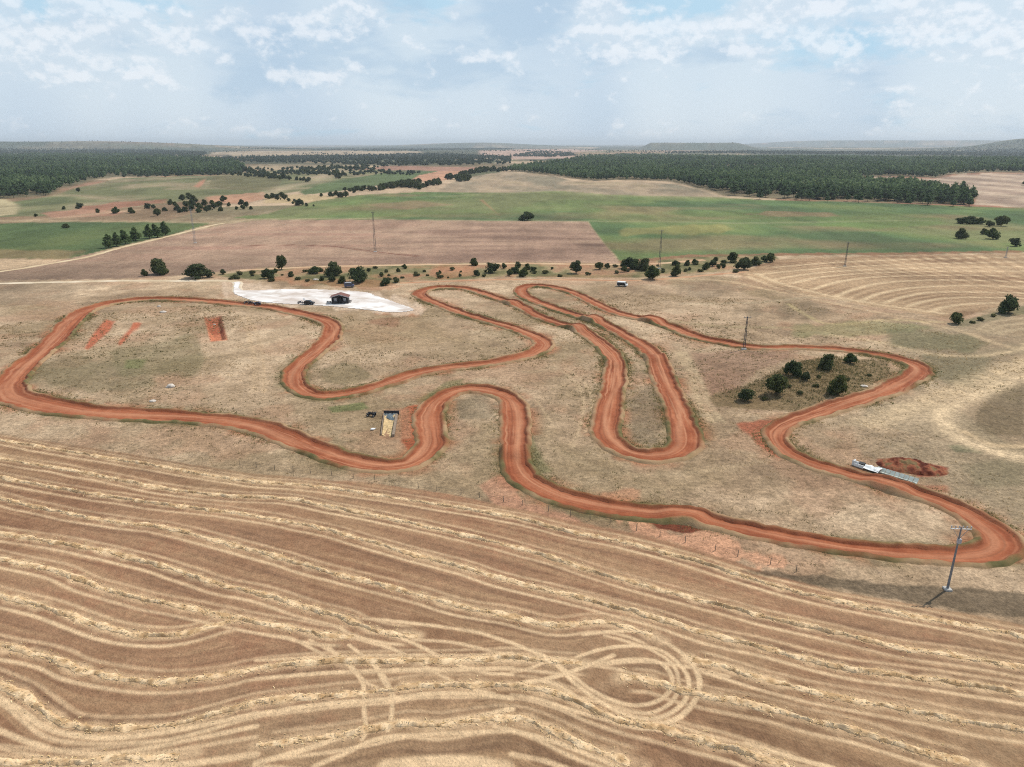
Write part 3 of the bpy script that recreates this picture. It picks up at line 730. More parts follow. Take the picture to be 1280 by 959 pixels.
# ------------------------------------------------------------------ ribbons: circuit, farm tracks
def normals2(P, closed):
    if closed:
        t = np.roll(P, -1, 0) - np.roll(P, 1, 0)
    else:
        t = np.gradient(P, axis=0)
    t /= np.linalg.norm(t, axis=1)[:, None] + 1e-9
    return np.stack([-t[:, 1], t[:, 0]], 1)


def ribbon(P, offs, zs, closed):
    """P (n,2), offs (n,k), zs (n,k) -> verts, quads"""
    n, k = offs.shape
    nn = normals2(P, closed)
    X = P[:, 0:1] + nn[:, 0:1] * offs; Y = P[:, 1:2] + nn[:, 1:2] * offs
    Z = h_base(X.ravel(), Y.ravel()).reshape(n, k) + zs
    V = np.stack([X, Y, Z], -1).reshape(-1, 3)
    i = np.arange(n if closed else n - 1)
    a = (i[:, None] * k + np.arange(k - 1)[None, :]); b = (((i + 1) % n)[:, None] * k + np.arange(k - 1)[None, :])
    return V, np.stack([a, b, b + 1, a + 1], -1).reshape(-1, 4), X, Y


n = len(TRK)
_nn = normals2(TRK, True)
w = np.convolve(np.concatenate([TRKW[-10:], TRKW, TRKW[:10]]), np.ones(21) / 21, 'valid') / 2
s = np.arange(n) * 0.7
fr = np.array([-1, -.88, -.76, -.64, -.52, -.4, -.28, -.16, -.05, .05, .16, .28, .4, .52, .64, .76, .88, 1.0])
lw = 2.6 + 0.0 * w
eo = np.array([2.1, 1.25, .65, .2])
wl = w * (1 + .55 * (fbm(s / 7, s * 0 + 2, 215, 3) - .5)) + .5 * (vnoise(s / 1.8, s * 0, 216) - .5)
wr = w * (1 + .55 * (fbm(s / 7, s * 0 + 8, 217, 3) - .5)) + .5 * (vnoise(s / 1.8, s * 0 + 5, 218) - .5)
off = np.concatenate([(-wl[:, None] - eo[None, :]), np.where(fr[None, :] < 0, wl[:, None], wr[:, None]) * fr[None, :], (wr[:, None] + eo[None, ::-1])], 1)
k = off.shape[1]
jx = TRK[:, 0:1] + _nn[:, 0:1] * off; jy = TRK[:, 1:2] + _nn[:, 1:2] * off
nzv = fbm(jx / 1.6, jy / 1.6, 201, 3); nzb = fbm(jx / 7, jy / 7, 203, 3)
zb = np.zeros((n, k))
prof = np.array([-.75, .06, .40, .22] + [-.12, -.24, -.21, -.24, -.27, -.24, -.21, -.19, -.17, -.17, -.19, -.21, -.24, -.27, -.24, -.21, -.24, -.12] + [.22, .40, .06, -.75])
zb = prof[None, :] * np.where(prof[None, :] > .04, .5 + 1.0 * nzb, 1.0) + .10
zb[:, :4] += .55 * (nzv[:, :4] - .5); zb[:, -4:] += .55 * (nzv[:, -4:] - .5)
zb[:, 4:-4] += .16 * (nzv[:, 4:-4] - .5)
zb[:, 0] = -1.0; zb[:, -1] = -1.0
for (u, v, hgt, ln) in JUMPS:
    p = np.array(at(u, v)); d = np.hypot(*(TRK - p).T)
    bmp = hgt * np.exp(-(d / ln) ** 4)
    zb[:, 3:-3] += bmp[:, None]
    zb[:, [2, -3]] += .6 * bmp[:, None]
V, Q, X, Y = ribbon(TRK, off, zb, True)
cf = np.zeros((n, k)); cf[:, 4:-4] = fr[None, :]; cf[:, :4] = -1.4; cf[:, -4:] = 1.4
curve = (vnoise(s / 24, s * 0, 205) - .5) * 1.3
light = np.exp(-((cf - curve[:, None]) / .34) ** 2) * (.30 + .75 * vnoise(s / 11, s * 0 + 4, 206))[:, None]
mid = fbm(X.ravel() / 5, Y.ravel() / 5, 207, 4); alongn = fbm(cf.ravel() * 9, np.repeat(s, k) / 14, 209, 3)
fine = fbm(X.ravel() / 1.1, Y.ravel() / 1.1, 208, 3); rut = vnoise(cf.ravel() * 13 + 3 * np.repeat(vnoise(s / 30, s * 0, 219), k), np.repeat(s, k) / 26, 220)
tc_ = mixc(st(mid, 2.4) * .35 + st(alongn, 2.4) * .3 + st(fine, 2.2) * .2 + .15 * rut, K(128, 70, 48), K(154, 87, 59), K(174, 106, 74), K(192, 127, 94))
rutm = (np.clip((rut - .58) * 5, 0, 1) * .65)[:, None]; tc_ = tc_ * (1 - rutm) + np.array(K(124, 70, 47)) * rutm
rl = vnoise(cf.ravel() * 11 + 40 + 4 * np.repeat(vnoise(s / 22, s * 0 + 3, 231), k), np.repeat(s, k) / 30, 233)
light = np.maximum(light, (np.clip((rl - .66) * 5, 0, 1) * .9).reshape(light.shape) * (np.abs(cf) < .95))
lc = np.clip(light.ravel() * (.6 + .8 * (alongn - .3)), 0, 1)[:, None]
tc_ = tc_ * (1 - lc) + np.array(K(200, 142, 108)) * lc
ed = sstep(.72, 1.05, np.abs(cf)).ravel()[:, None]
tc_ = tc_ * (1 - .3 * ed) + np.array(K(124, 70, 48)) * .3 * ed
vg = np.zeros((n, k)); vg[:, [0, 1, -1, -2]] = 2.0; vg[:, [2, -3]] = 1.25; vg[:, [3, -4]] = .25
vgm = (vg.ravel() * (.35 + .65 * st(fbm(X.ravel() / 6, Y.ravel() / 6, 211, 4), 3)) * (.5 + nzv.ravel())).clip(0, 1)[:, None]
gcol = mixc((st(fbm(X.ravel() / 12, Y.ravel() / 12, 143, 3), 4.5) - .18).clip(0, 1) * .75 + .3 * st(fbm(X.ravel() / 1.3, Y.ravel() / 1.3, 213, 3), 3), K(176, 144, 110), K(164, 136, 102), K(122, 108, 72), K(92, 90, 56))
tc_ = tc_ * (1 - vgm) + gcol * vgm
o = np_obj('dirt_track', V, Q, M_TRACK, col=tc_)
props(o, "winding red earth racing circuit with raised banks", None, None, 'structure')


def farm_track(label, px, width, c0, c1, z=.07, step=1.5):
    P = spline(W(px), step); m = len(P)
    fr = np.array([-1.25, -1, -.6, -.3, 0, .3, .6, 1, 1.25])
    ww = width / 2 * (.85 + .3 * vnoise(np.arange(m) * step / 6, np.zeros(m), 221))
    off = ww[:, None] * fr[None, :]
    zs = np.tile(np.array([-.25, 0, z, z - .03, z, z - .03, z, 0, -.25]), (m, 1))
    nn = normals2(P, False)
    off = off + .25 * (fbm((P[:, 0:1] + nn[:, 0:1] * off) / 2, (P[:, 1:2] + nn[:, 1:2] * off) / 2, 223, 2) - .5) * width * .4
    V, Q, X, Y = ribbon(P, off, zs, False)
    t = st(fbm(X.ravel() / 5, Y.ravel() / 5, 225, 4))
    return props(np_obj('farm_track', V, Q, M_TRACK, col=mixc(t, c0, c1)), label, None, None, 'structure')


farm_track("cream farm track leading to the white gravel yard", [(-120, 357), (0, 354.5), (60, 353), (150, 351), (210, 351.2), (260, 351), (290, 351.5), (297, 354), (296, 360), (299, 366), (308, 370)], 4.2, K(206, 184, 152), K(230, 212, 186))
farm_track("cream farm track along the poplar row", [(-120, 352), (0, 339.5), (60, 330), (110, 321), (150, 309.8), (185, 301.5), (212, 295), (245, 286.5), (268, 281), (279, 279.3)], 3.6, K(204, 178, 142), K(222, 200, 164))
farm_track("sandy track behind the scrub strip", [(300, 338), (400, 333.5), (500, 331.5), (640, 329.6), (776, 330.5), (830, 329), (880, 325)], 4.0, K(196, 158, 124), K(214, 182, 146))
farm_track("sandy track between the scrub strip and the circuit", [(500, 354), (560, 351.5), (640, 349.5), (720, 350), (800, 350.5), (850, 347), (890, 343.5), (930, 340)], 3.4, K(184, 136, 104), K(204, 164, 128))

# white gravel yard: its own sheet, ragged at the rim
YARD = [(292, 353), (301, 352.5), (303, 362.5), (345, 362), (400, 362), (455, 365), (470, 369.5), (500, 379.5), (518, 386.5), (516, 389), (490, 391), (455, 387.5), (400, 382.5), (345, 379.5), (318, 376.5), (300, 371), (291, 366)]
yp = spline(W(YARD + YARD[:1]), 1.2)
yp = yp + 1.0 * (np.stack([fbm(yp[:, 0] / 3, yp[:, 1] / 3, 231, 3), fbm(yp[:, 0] / 3, yp[:, 1] / 3, 232, 3)], 1) - .5)
lo, hi = yp.min(0), yp.max(0)
gx, gy = np.meshgrid(np.arange(lo[0], hi[0], .5), np.arange(lo[1], hi[1], .8))
nyr, nyc = gx.shape
inn = inside(yp, gx.ravel(), gy.ravel()).reshape(nyr, nyc)
cell = inn[:-1, :-1] & inn[1:, :-1] & inn[:-1, 1:] & inn[1:, 1:]
ci, cj = np.nonzero(cell)
idx = lambda i, j: i * nyc + j
Q = np.stack([idx(ci, cj), idx(ci, cj + 1), idx(ci + 1, cj + 1), idx(ci + 1, cj)], -1)
used = np.unique(Q); rem = np.full(nyr * nyc, -1); rem[used] = np.arange(len(used))
xx, yy = gx.ravel()[used], gy.ravel()[used]
yc = mixc(st(fbm(xx / 9, yy / 9, 235, 4), 2.4), K(218, 206, 198), K(236, 228, 222), K(244, 240, 236))
yt, _ = np.zeros(len(xx)), 0
for q in ([(296, 362), (340, 368), (400, 372), (470, 378)], [(300, 366), (350, 374), (400, 378.5)], [(430, 370), (470, 375), (505, 385)], [(340, 366), (380, 370), (400, 380)]):
    for P_ in (spline(W(q), 1.5),):
        dd = np.min(np.hypot(xx[:, None] - P_[None, :, 0], yy[:, None] - P_[None, :, 1]), 1)
        yt = np.maximum(yt, np.exp(-((dd - .9) / .5) ** 2) * .5)
yt = np.maximum(yt, np.clip((fbm(xx / 5, yy / 5, 239, 4) - .56) * 5, 0, .6))[:, None]
yc = yc * (1 - yt) + np.array(K(196, 176, 158, .9)) * yt
o = np_obj('gravel_yard', np.stack([xx, yy, h_base(xx, yy) + .10 + .04 * fbm(xx, yy, 237, 2)], 1), rem[Q], M_GRAVEL, col=yc)
props(o, "white gravel yard beside the hut", None, None, 'structure')

# ------------------------------------------------------------------ straw windrows
def windrow(i, P0, label):
    P = spline(P0[::2] if len(P0) > 8 else P0, .28); m = len(P); l = np.arange(m) * .28
    nn = normals2(P, False)
    P = P + nn * (.50 * (fbm(l / 1.9, l * 0 + i, 241, 4) - .5) * 1.3)[:, None]
    fr = np.array([-1, -.72, -.42, -.14, .14, .42, .72, 1.0])
    wd = np.clip(.85 * (1.25 * fbm(l / 2.0, l * 0 + i * 3, 243, 4) - .02), .22, .9)
    amp = np.clip(.08 + 1.25 * fbm(l / 4.5, l * 0 + i * 5, 245, 3), .1, 1.5)
    tip = np.minimum(1, np.minimum(l, l[::-1]) / 6); amp = amp * (.15 + .85 * tip)
    off = wd[:, None] * fr[None, :]
    X = P[:, 0:1] + nn[:, 0:1] * off; Y = P[:, 1:2] + nn[:, 1:2] * off
    z = np.array([-.08, .12, .28, .36, .36, .28, .12, -.08])[None, :] * amp[:, None]
    z = z + .30 * (fbm(X / .33, Y / .33, 247, 3) - .5) * np.array([.6, 1, 1, 1, 1, 1, 1, .6])[None, :]
    z[:, [0, -1]] -= .12
    V, Q, X, Y = ribbon(P, off, z, False)
    c = mixc(st(fbm(X.ravel() / .8, Y.ravel() / .8, 249, 4), 2.6), K(192, 156, 114), K(228, 193, 150), K(246, 214, 172))
    # loose stalks lying over it
    ns = int(m * 3.0); k = RNG.integers(0, m, ns)
    o_ = RNG.normal(0, 1.0, ns) * np.maximum(wd[k], .35)
    cx_ = P[k, 0] + nn[k, 0] * o_; cy_ = P[k, 1] + nn[k, 1] * o_
    cz_ = h_base(cx_, cy_) + np.clip(.40 * amp[k] * (1 - (o_ / wd[k]) ** 2), 0.02, 1) + RNG.uniform(0, .10, ns)
    an = np.arctan2(nn[k, 1], nn[k, 0]) + np.pi / 2 + RNG.normal(0, .8, ns); ln = RNG.uniform(.05, .17, ns); th = RNG.uniform(.015, .04, ns); el = RNG.normal(0, .35, ns)
    ax = np.stack([np.cos(an), np.sin(an), el], 1) * ln[:, None]; sx = np.stack([-np.sin(an), np.cos(an), RNG.uniform(-.5, 1, ns)], 1) * th[:, None]
    c0 = np.stack([cx_, cy_, cz_], 1)
    VV = np.stack([c0 - ax - sx, c0 + ax - sx, c0 + ax + sx, c0 - ax + sx], 1).reshape(-1, 3)
    b = len(V)
    V = np.vstack([V, VV]); Q = np.vstack([Q, b + np.arange(ns * 4).reshape(-1, 4)])
    cc = mixc(RNG.uniform(0, 1, ns), K(196, 160, 108), K(234, 200, 146), K(250, 222, 176))
    c = np.vstack([c, np.repeat(cc, 4, 0)])
    o = np_obj('straw_windrow', V, Q, M_STRAW, col=c, smooth=False)
    props(o, label, 'windrow', 'straw windrows on the brown stubble field')


for i, P0 in enumerate(ROW_W): windrow(i, P0, ROW_LABELS[i])

# ------------------------------------------------------------------ grass
def tufts(name, label, X, Y, hmin, hmax, cols, blades=5, spread=.22):
    m = len(X); k = blades
    x = np.repeat(X, k); y = np.repeat(Y, k)
    hs = np.repeat(RNG.uniform(hmin, hmax, m), k) * RNG.uniform(.6, 1.15, m * k)
    an = RNG.uniform(0, 2 * np.pi, m * k); sp = spread * np.repeat(hs.reshape(m, k).mean(1) / .4, k)
    sp = sp * 1.3; bx = x + RNG.normal(0, 1, m * k) * sp; by = y + RNG.normal(0, 1, m * k) * sp
    wv = RNG.uniform(.05, .12, m * k) * np.clip(np.hypot(bx, by) / 150, .8, 2.2)
    z = h_base(bx, by) - .05
    dx = np.cos(an) * wv; dy = np.sin(an) * wv
    lx = RNG.normal(0, .35, m * k) * hs; ly = RNG.normal(0, .35, m * k) * hs
    A = np.stack([bx - dx, by - dy, z], 1); B = np.stack([bx + dx, by + dy, z], 1); C_ = np.stack([bx + lx, by + ly, z + hs], 1)
    V = np.stack([A, B, C_], 1).reshape(-1, 3)
    c = np.repeat(np.repeat(mixc(RNG.uniform(0, 1, m), *cols), k, 0) * RNG.uniform(.75, 1.25, (m * k, 1)), 3, 0)
    o = np_obj(name, V, np.arange(len(V)).reshape(-1, 3), M_GRASS, col=c, smooth=False)
    return props(o, label, None, None, 'stuff')


mt = 60000
k_ = RNG.integers(0, len(TRK), mt); sd_ = RNG.choice([-1, 1], mt)
of = (w[k_] + .7 + RNG.exponential(.8, mt)) * sd_
tx = TRK[k_, 0] + _nn[k_, 0] * of; ty = TRK[k_, 1] + _nn[k_, 1] * of
keep = fbm(tx / 14, ty / 14, 251, 3) > RNG.uniform(.46, .66, mt)
# keep tufts off neighbouring legs of the circuit
def trackdist(x, y):
    d = np.full(len(x), 1e9)
    for i in range(0, len(TRK), 4):
        q = TRK[i]; dd = np.hypot(x - q[0], y - q[1]) - w[i]
        d = np.minimum(d, dd)
    return d
keep &= trackdist(tx, ty) > .25
tufts('verge_grass', "tufts of olive and dry grass along the banks of the circuit", tx[keep], ty[keep], 0.15, .42, (K(112, 114, 72), K(140, 134, 88), K(174, 154, 108), K(208, 182, 134)))
P = W([(-60, 352), (260, 360), (300, 395), (640, 395), (860, 352), (1300, 440), (1300, 745), (960, 705), (640, 625), (300, 588), (-60, 535)])
lo, hi = P.min(0), P.max(0)
gx = RNG.uniform(lo[0], hi[0], 110000); gy = RNG.uniform(lo[1], hi[1], 110000)
m_ = inside(P, gx, gy) & (fbm(gx / 16, gy / 16, 261, 4) > RNG.uniform(.40, .74, 110000)) & (np.hypot(gx, gy) < 300)
gx, gy = gx[m_], gy[m_]; m_ = trackdist(gx, gy) > .8
wx_ = RNG.uniform(lo[0], hi[0], 16000); wy_ = RNG.uniform(lo[1], hi[1], 16000)
mk = inside(P, wx_, wy_) & (fbm(wx_ / 22, wy_ / 22, 271, 3) > RNG.uniform(.46, .62, 16000)) & (np.hypot(wx_, wy_) < 300); wx_, wy_ = wx_[mk], wy_[mk]; mk = trackdist(wx_, wy_) > 1.0
tufts('weeds', "darker weeds scattered over the dry ground inside the circuit", wx_[mk], wy_[mk], .2, .5, (K(112, 106, 70), K(132, 122, 84), K(156, 138, 100)), 6, .3)
kx = RNG.normal(78, 15, 5000); ky = RNG.normal(187, 16, 5000)
KP = W([(888, 497), (925, 483), (975, 462), (1040, 445), (1105, 450), (1116, 468), (1080, 485), (1000, 512), (940, 511)])
mk = inside(KP, kx, ky); kx, ky = kx[mk], ky[mk]; mk = trackdist(kx, ky) > 1.2
tufts('scrub_grass', "grey-green scrub and dry weeds covering the knoll inside the bend", kx[mk], ky[mk], .2, .7, (K(96, 98, 64), K(124, 118, 80), K(152, 134, 98), K(190, 164, 122)))
tufts('dry_grass', "sparse tufts of dry grass over the pale ground inside the circuit", gx[m_], gy[m_], .10, .32, (K(140, 124, 88), K(172, 148, 108), K(198, 170, 128), K(214, 186, 142)), 4)

# ------------------------------------------------------------------ trees
def ico(sub=1):
    import bmesh
    bm = bmesh.new(); bmesh.ops.create_icosphere(bm, subdivisions=sub, radius=1)
    v = np.array([x.co[:] for x in bm.verts]); f = np.array([[y.index for y in x.verts] for x in bm.faces]); bm.free()
    return v, f


ICO1 = ico(1); ICO2 = ico(2)


def leaf_quads(C, Nrm, size, rng, flat=.5):
    m = len(C)
    t = rng.normal(0, 1, (m, 3)); n_ = Nrm * flat + rng.normal(0, .6, (m, 3)); n_ /= np.linalg.norm(n_, axis=1)[:, None]
    a = np.cross(n_, t); a /= np.linalg.norm(a, axis=1)[:, None] + 1e-9; b = np.cross(n_, a)
    s1 = (size * rng.uniform(.6, 1.4, m))[:, None]; s2 = (size * rng.uniform(.5, 1.1, m))[:, None]
    return np.stack([C - a * s1 - b * s2, C + a * s1 - b * s2 * .6, C + a * s1 * .7 + b * s2, C - a * s1 * .8 + b * s2 * .8], 1).reshape(-1, 3)


def crown_mesh(name, seed, lumps, nleaf, size, cols, core=.80, zmin=.06):
    """lumps: list of centre x,y,z, radii rx,ry,rz in crown units"""
    rng = np.random.default_rng(seed)
    Vs, Fs, Cs = [], [], []; b = 0
    iv, if_ = ICO2
    for L in lumps:
        c = np.array(L[:3]); r = np.array(L[3:6])
        v = iv * (core * (1 + .22 * (rng.uniform(-1, 1, (len(iv), 1))))) * r + c
        v[:, 2] = np.maximum(v[:, 2], zmin)
        Vs.append(v); Fs.append(np.hstack([if_, if_[:, 2:3]]) + b); b += len(v)
        Cs.append(mixc(rng.uniform(0, 1, len(v)) * .7, *cols))
    area = np.array([L[3] * L[5] for L in lumps]); pick = rng.choice(len(lumps), nleaf, p=area / area.sum())
    d = rng.normal(0, 1, (nleaf, 3)); d /= np.linalg.norm(d, axis=1)[:, None]
    d[:, 2] = np.where(d[:, 2] < -.35, -d[:, 2], d[:, 2])
    La = np.array([L[:6] for L in lumps])
    C = La[pick, :3] + d * La[pick, 3:6] * rng.uniform(.80, 1.22, (nleaf, 1))
    C[:, 2] = np.maximum(C[:, 2], zmin)
    q = leaf_quads(C, d, size, rng)
    Vs.append(q); Fs.append(np.arange(nleaf * 4).reshape(-1, 4) + b)
    tone = rng.uniform(0, 1, nleaf) * .6 + .4 * rng.uniform(0, 1, len(lumps))[pick]
    Cs.append(np.repeat(mixc(tone, *cols), 4, 0))
    V = np.vstack(Vs); Q = np.vstack(Fs)
    # triangles were padded to quads with a repeated corner: split them
    me = bpy.data.meshes.new(name)
    faces = [tuple(f[:3]) if f[2] == f[3] else tuple(f) for f in Q.tolist()]
    me.from_pydata(V.tolist(), [], faces)
    a_ = me.attributes.new('col', 'FLOAT_COLOR', 'POINT'); c4 = np.ones((len(V), 4), np.float32); c4[:, :3] = np.vstack(Cs); a_.data.foreach_set('color', c4.ravel())
    me.materials.append(M_LEAF); me.update()
    return me


OAKC = (K(54, 66, 42), K(74, 86, 54), K(96, 104, 68), K(124, 128, 90))
def oak_lumps(rng, wide=1.0):
    L = [(0, 0, .55, .76 * wide, .76, .55)]
    for i in range(rng.integers(7, 11)):
        t = rng.uniform(0, 2 * math.pi); rr = rng.uniform(.35, .82)
        r = rng.uniform(.20, .46)
        L.append((math.cos(t) * rr * wide, math.sin(t) * rr, rng.uniform(.22, .95), r * 1.1, r * 1.1, r))
    for i in range(4):
        t = rng.uniform(0, 2 * math.pi)
        L.append((math.cos(t) * .3, math.sin(t) * .3, rng.uniform(1.0, 1.25), .34, .34, .28))
    return L


def trunk_mesh(name, h, r, limbs, seed):
    rng = np.random.default_rng(seed); mb = MB()
    mb.rod((0, 0, -.05), (rng.uniform(-.03, .03), rng.uniform(-.03, .03), h * .55), r, r * .7, 7)
    for i in range(limbs):
        t = 2 * math.pi * i / limbs + rng.uniform(-.4, .4)
        mb.rod((0, 0, h * .45), (math.cos(t) * .4, math.sin(t) * .4, h), r * .5, r * .2, 5)
    return mb.mesh(name, M_BARK)


OAKS = []
for i in range(7):
    rng = np.random.default_rng(300 + i)
    tint = [(1, 1, 1), (1.2, 1.15, 1.0), (.9, 1.0, 1.0), (1.25, 1.2, 1.2), (1.0, 1.1, .85), (1.15, 1.1, .9), (.95, .95, 1.0)][i]
    OAKS.append((crown_mesh('oak_crown', 310 + i, oak_lumps(rng), 1100, .075, tuple(tuple(v * f_ for v, f_ in zip(c_, tint)) for c_ in OAKC), .72), trunk_mesh('oak_trunk', .75, .085, 4, 320 + i)))
SHRUBC = (K(74, 80, 48), K(94, 98, 62), K(116, 116, 78), K(132, 126, 90))
SHRUBS = []
for i in range(3):
    rng = np.random.default_rng(340 + i)
    L = [(rng.uniform(-.6, .6), rng.uniform(-.5, .5), rng.uniform(.2, .5), rng.uniform(.3, .5), rng.uniform(.3, .5), rng.uniform(.25, .4)) for _ in range(7)]
    SHRUBS.append((crown_mesh('shrub_foliage', 350 + i, L, 420, .085, SHRUBC, .7, .02), trunk_mesh('shrub_stem', .4, .05, 3, 360 + i)))
POPC = (K(74, 92, 54), K(96, 116, 70), K(122, 140, 90))
POPS = []
for i in range(3):
    rng = np.random.default_rng(370 + i)
    L = [(rng.uniform(-.22, .22), rng.uniform(-.22, .22), .35 + .2 * j, .48 - .05 * j * (j > 2), .48 - .05 * j * (j > 2), .3) for j in range(7)]
    POPS.append((crown_mesh('poplar_crown', 380 + i, L, 600, .09, POPC, .75, .25), trunk_mesh('poplar_trunk', 1.3, .06, 3, 390 + i)))


def plant(kind, u, v, wpx, label, group=None, hpx=None, i=[0], name=None, cat=None, xyz=None):
    fam = {'oak': OAKS, 'shrub': SHRUBS, 'poplar': POPS}[kind]
    nm = name or {'oak': 'holm_oak', 'shrub': 'shrub', 'poplar': 'poplar_tree'}[kind]
    x, y = at(u, v)
    m_ = mpp(x, y)
    wd = wpx * m_ / 2
    hh = (hpx or wpx * {'oak': .8, 'shrub': .5, 'poplar': 1.6}[kind]) * m_
    top = {'oak': 1.42, 'shrub': .85, 'poplar': 1.75}[kind]
    i[0] += 1
    cm, tm = fam[i[0] % len(fam)]
    sx = wd / {'oak': 1.02, 'shrub': .95, 'poplar': .62}[kind]
    t = thing(nm, label, cat or {'oak': 'tree', 'shrub': 'shrub', 'poplar': 'tree'}[kind], (x, y, gz(x, y) - .05), (i[0] * 2.39996) % 6.28, group, (sx, sx, hh / top))
    for nme, me in (('crown' if kind != 'shrub' else 'foliage', cm), ('trunk' if kind != 'shrub' else 'stem', tm)):
        c = link(bpy.data.objects.new(nme, me)); c.parent = t
    return t


# single oaks one can point to: u, v of the foot, width px, height px, label
for u, v, wp, hp, lb in [
    (970, 493, 29, 25, "largest dark oak bush on the scrubby knoll inside the bend"), (991, 469, 19, 19, "dark oak bush on the knoll, standing just behind the largest one"), (1033, 462, 21, 19, "dark oak bush on the far crest of the knoll, second from its right end"),
    (1063, 454, 18, 13, "low wide oak bush at the far end of the knoll beside the red track"), (1046, 493, 25, 25, "round dark oak bush on the near slope of the knoll above the red track"), (1007, 475, 12, 10, "small grey-green bush in the middle of the knoll between larger oaks"),
    (932, 501, 22, 15, "low dark oak bush alone on the green left foot of the knoll"),
    (1195, 405, 18, 14, "ragged dark oak at the corner where two striped stubble fields meet"), (1260, 392, 24, 22, "big round dark oak on the grassy ridge between the striped stubble fields"),
    (199, 343, 23, 18, "tall dark oak with a smaller one touching it, beside the cream farm track"), (202, 344, 14, 10, "smaller grey-green oak tucked against the tall one by the cream farm track"), (181, 345, 10, 8, "tiny round oak standing off the tall pair by the cream farm track"),
    (247, 348, 33, 17, "broad flat-topped dark oak beside the cream track near the gravel yard"), (279, 343, 8, 6, "tiny oak between the broad flat-topped oak and the scrub strip"),
    (352, 337, 16, 17, "upright dark oak at the left end of the scrub strip"), (447, 353, 27, 19, "broad dark oak right behind the dark blue van and the hut"), (416, 345, 22, 16, "broad dark oak in the scrub behind the gravel yard, next to a wider low one"), (392, 342, 17, 9, "wide low oak bush in the scrub behind the gravel yard"),
    (592, 332, 12, 9, "small oak on the far edge of the scrub strip against ploughed land"), (614, 341, 18, 12, "dark round oak in the scrub strip behind the narrow hairpin"), (720, 342, 16, 15, "upright round oak alone in the scrub strip behind the twin hairpins"),
    (749, 337, 12, 9, "small round oak in the scrub strip below the corner of the ploughed field"), (788, 336, 21, 14, "broad oak at the corner where ploughed land meets the green field"), (805, 338, 18, 14, "dark oak between the broad corner oak and the lattice pole"),
    (816, 349, 21, 17, "big dark oak at the foot of the tall lattice pole"), (845, 345, 14, 14, "upright oak just beyond the tall lattice pole's foot"), (930, 337, 20, 14, "broad dark oak near the right end of the scrub strip"), (915, 328, 14, 12, "oak on the green field's edge behind the broad right one"), (963, 328, 13, 11, "last round oak of the scrub strip at the striped stubble field"),
    (659, 275.5, 19, 10, "lone dark oak on the green field edge above the ploughed land"),
    (1202, 298.5, 15, 12, "round oak on the green field, standing nearest the striped stubble's middle"), (1241, 299, 17, 13, "round oak on the green field with a smaller one at its side"), (1230, 293, 10, 7, "small oak leaning against a bigger one on the green field"), (1269, 308, 13, 10, "oak closest to the striped stubble in the group on the green field"),
    (1237, 283.5, 12, 7, "low oak between the long clump and the tall round oak on the green field"), (1251, 282.5, 17, 12, "tall round oak at the end of the row on the green field"), (1203, 279.8, 15, 8, "first oak of the long low clump on the green field"), (1213, 280, 15, 9, "middle oak of the long low clump on the green field"), (1223, 280.2, 14, 8, "last oak of the long low clump on the green field"),
    (82, 285, 11, 5, "low dark bush alone in the middle of the small green field"), (99, 261, 9, 7, "dark oak above the red bank, alone over the small green field"), (98, 240, 6, 5, "tiny oak alone on the grassy slope below the pine wood"), (1282, 232, 10, 6, "dark oak on the edge of the pale field below the far pine wood"),
]:
    plant('oak', u, v, wp, lb, None, hp)
for u, v, wp in [(336, 348, 15), (364, 346, 8), (345, 341, 7), (428, 354, 11), (416, 352, 9), (461, 340, 6), (477, 346, 7), (482, 357, 12), (498, 340, 6), (506, 336, 7), (550, 342, 5), (596, 345, 9), (630, 336, 8), (637, 345, 9), (644, 342, 11), (647, 335, 9), (653, 346, 13), (659, 337, 9), (666, 340, 8),
                 (759, 336, 8), (780, 340, 9), (844, 332, 8), (859, 332, 8), (868, 330, 8), (882, 337, 11), (891, 333, 10), (894, 328, 8), (898, 336, 7), (905, 335, 6), (945, 332, 13), (956, 327, 9), (862, 338, 5), (905, 330, 6), (575, 346, 5), (690, 337, 4), (330, 343, 7), (402, 351, 7), (440, 340, 6)]:
    plant('oak', u, v, wp, "small dark round bush in the red scrub strip behind the circuit", "small oak bushes of the scrub strip")
for u, v, wp in [(497, 353, 11), (340, 352, 9), (372, 350, 8), (455, 346, 9), (520, 345, 8), (565, 338, 8), (680, 342, 9), (700, 346, 7), (735, 344, 8), (770, 342, 8), (875, 340, 8), (920, 341, 8), (299, 344, 10), (315, 342, 9), (385, 352, 7), (470, 336, 7), (530, 340, 6), (605, 346, 7), (830, 341, 7), (1020, 484, 9), (985, 484, 8), (1000, 492, 9), (1060, 476, 8), (955, 500, 9), (1085, 470, 7), (1024, 472, 7), (1225, 401, 9), (1240, 396, 8), (1215, 404, 7)] + [(float(a_), float(np.interp(a_, [280, 520, 640, 800, 960], [344, 344, 339, 338, 326]) + b_), float(c_)) for a_, b_, c_ in zip(RNG.uniform(285, 950, 46), RNG.uniform(-5, 6, 46), RNG.uniform(4, 9, 46))]:
    plant('shrub', u, v, wp, "low grey-green shrub on scrubby ground among the dark oaks", "low shrubs among the oaks")
for u, v, wp in [(136, 310, 12), (146, 308, 12), (157, 305, 13), (170, 301, 14), (187, 298, 12), (197, 297, 13), (207, 294, 12)]:
    plant('poplar', u, v, wp, "light green leafy tree in the row along the cream farm track", "light green trees along the farm track", 16)
for (u, v, wp) in [(122, 266, 6), (144, 267, 10), (164, 267, 9), (184, 261, 8), (192, 261, 6), (197, 270, 11), (206, 264, 6), (80, 262, 5), (45, 271, 5)]:
    plant('oak', u, v, wp, "small dark bush along the red bank above the small green field", "bushes on the red bank")
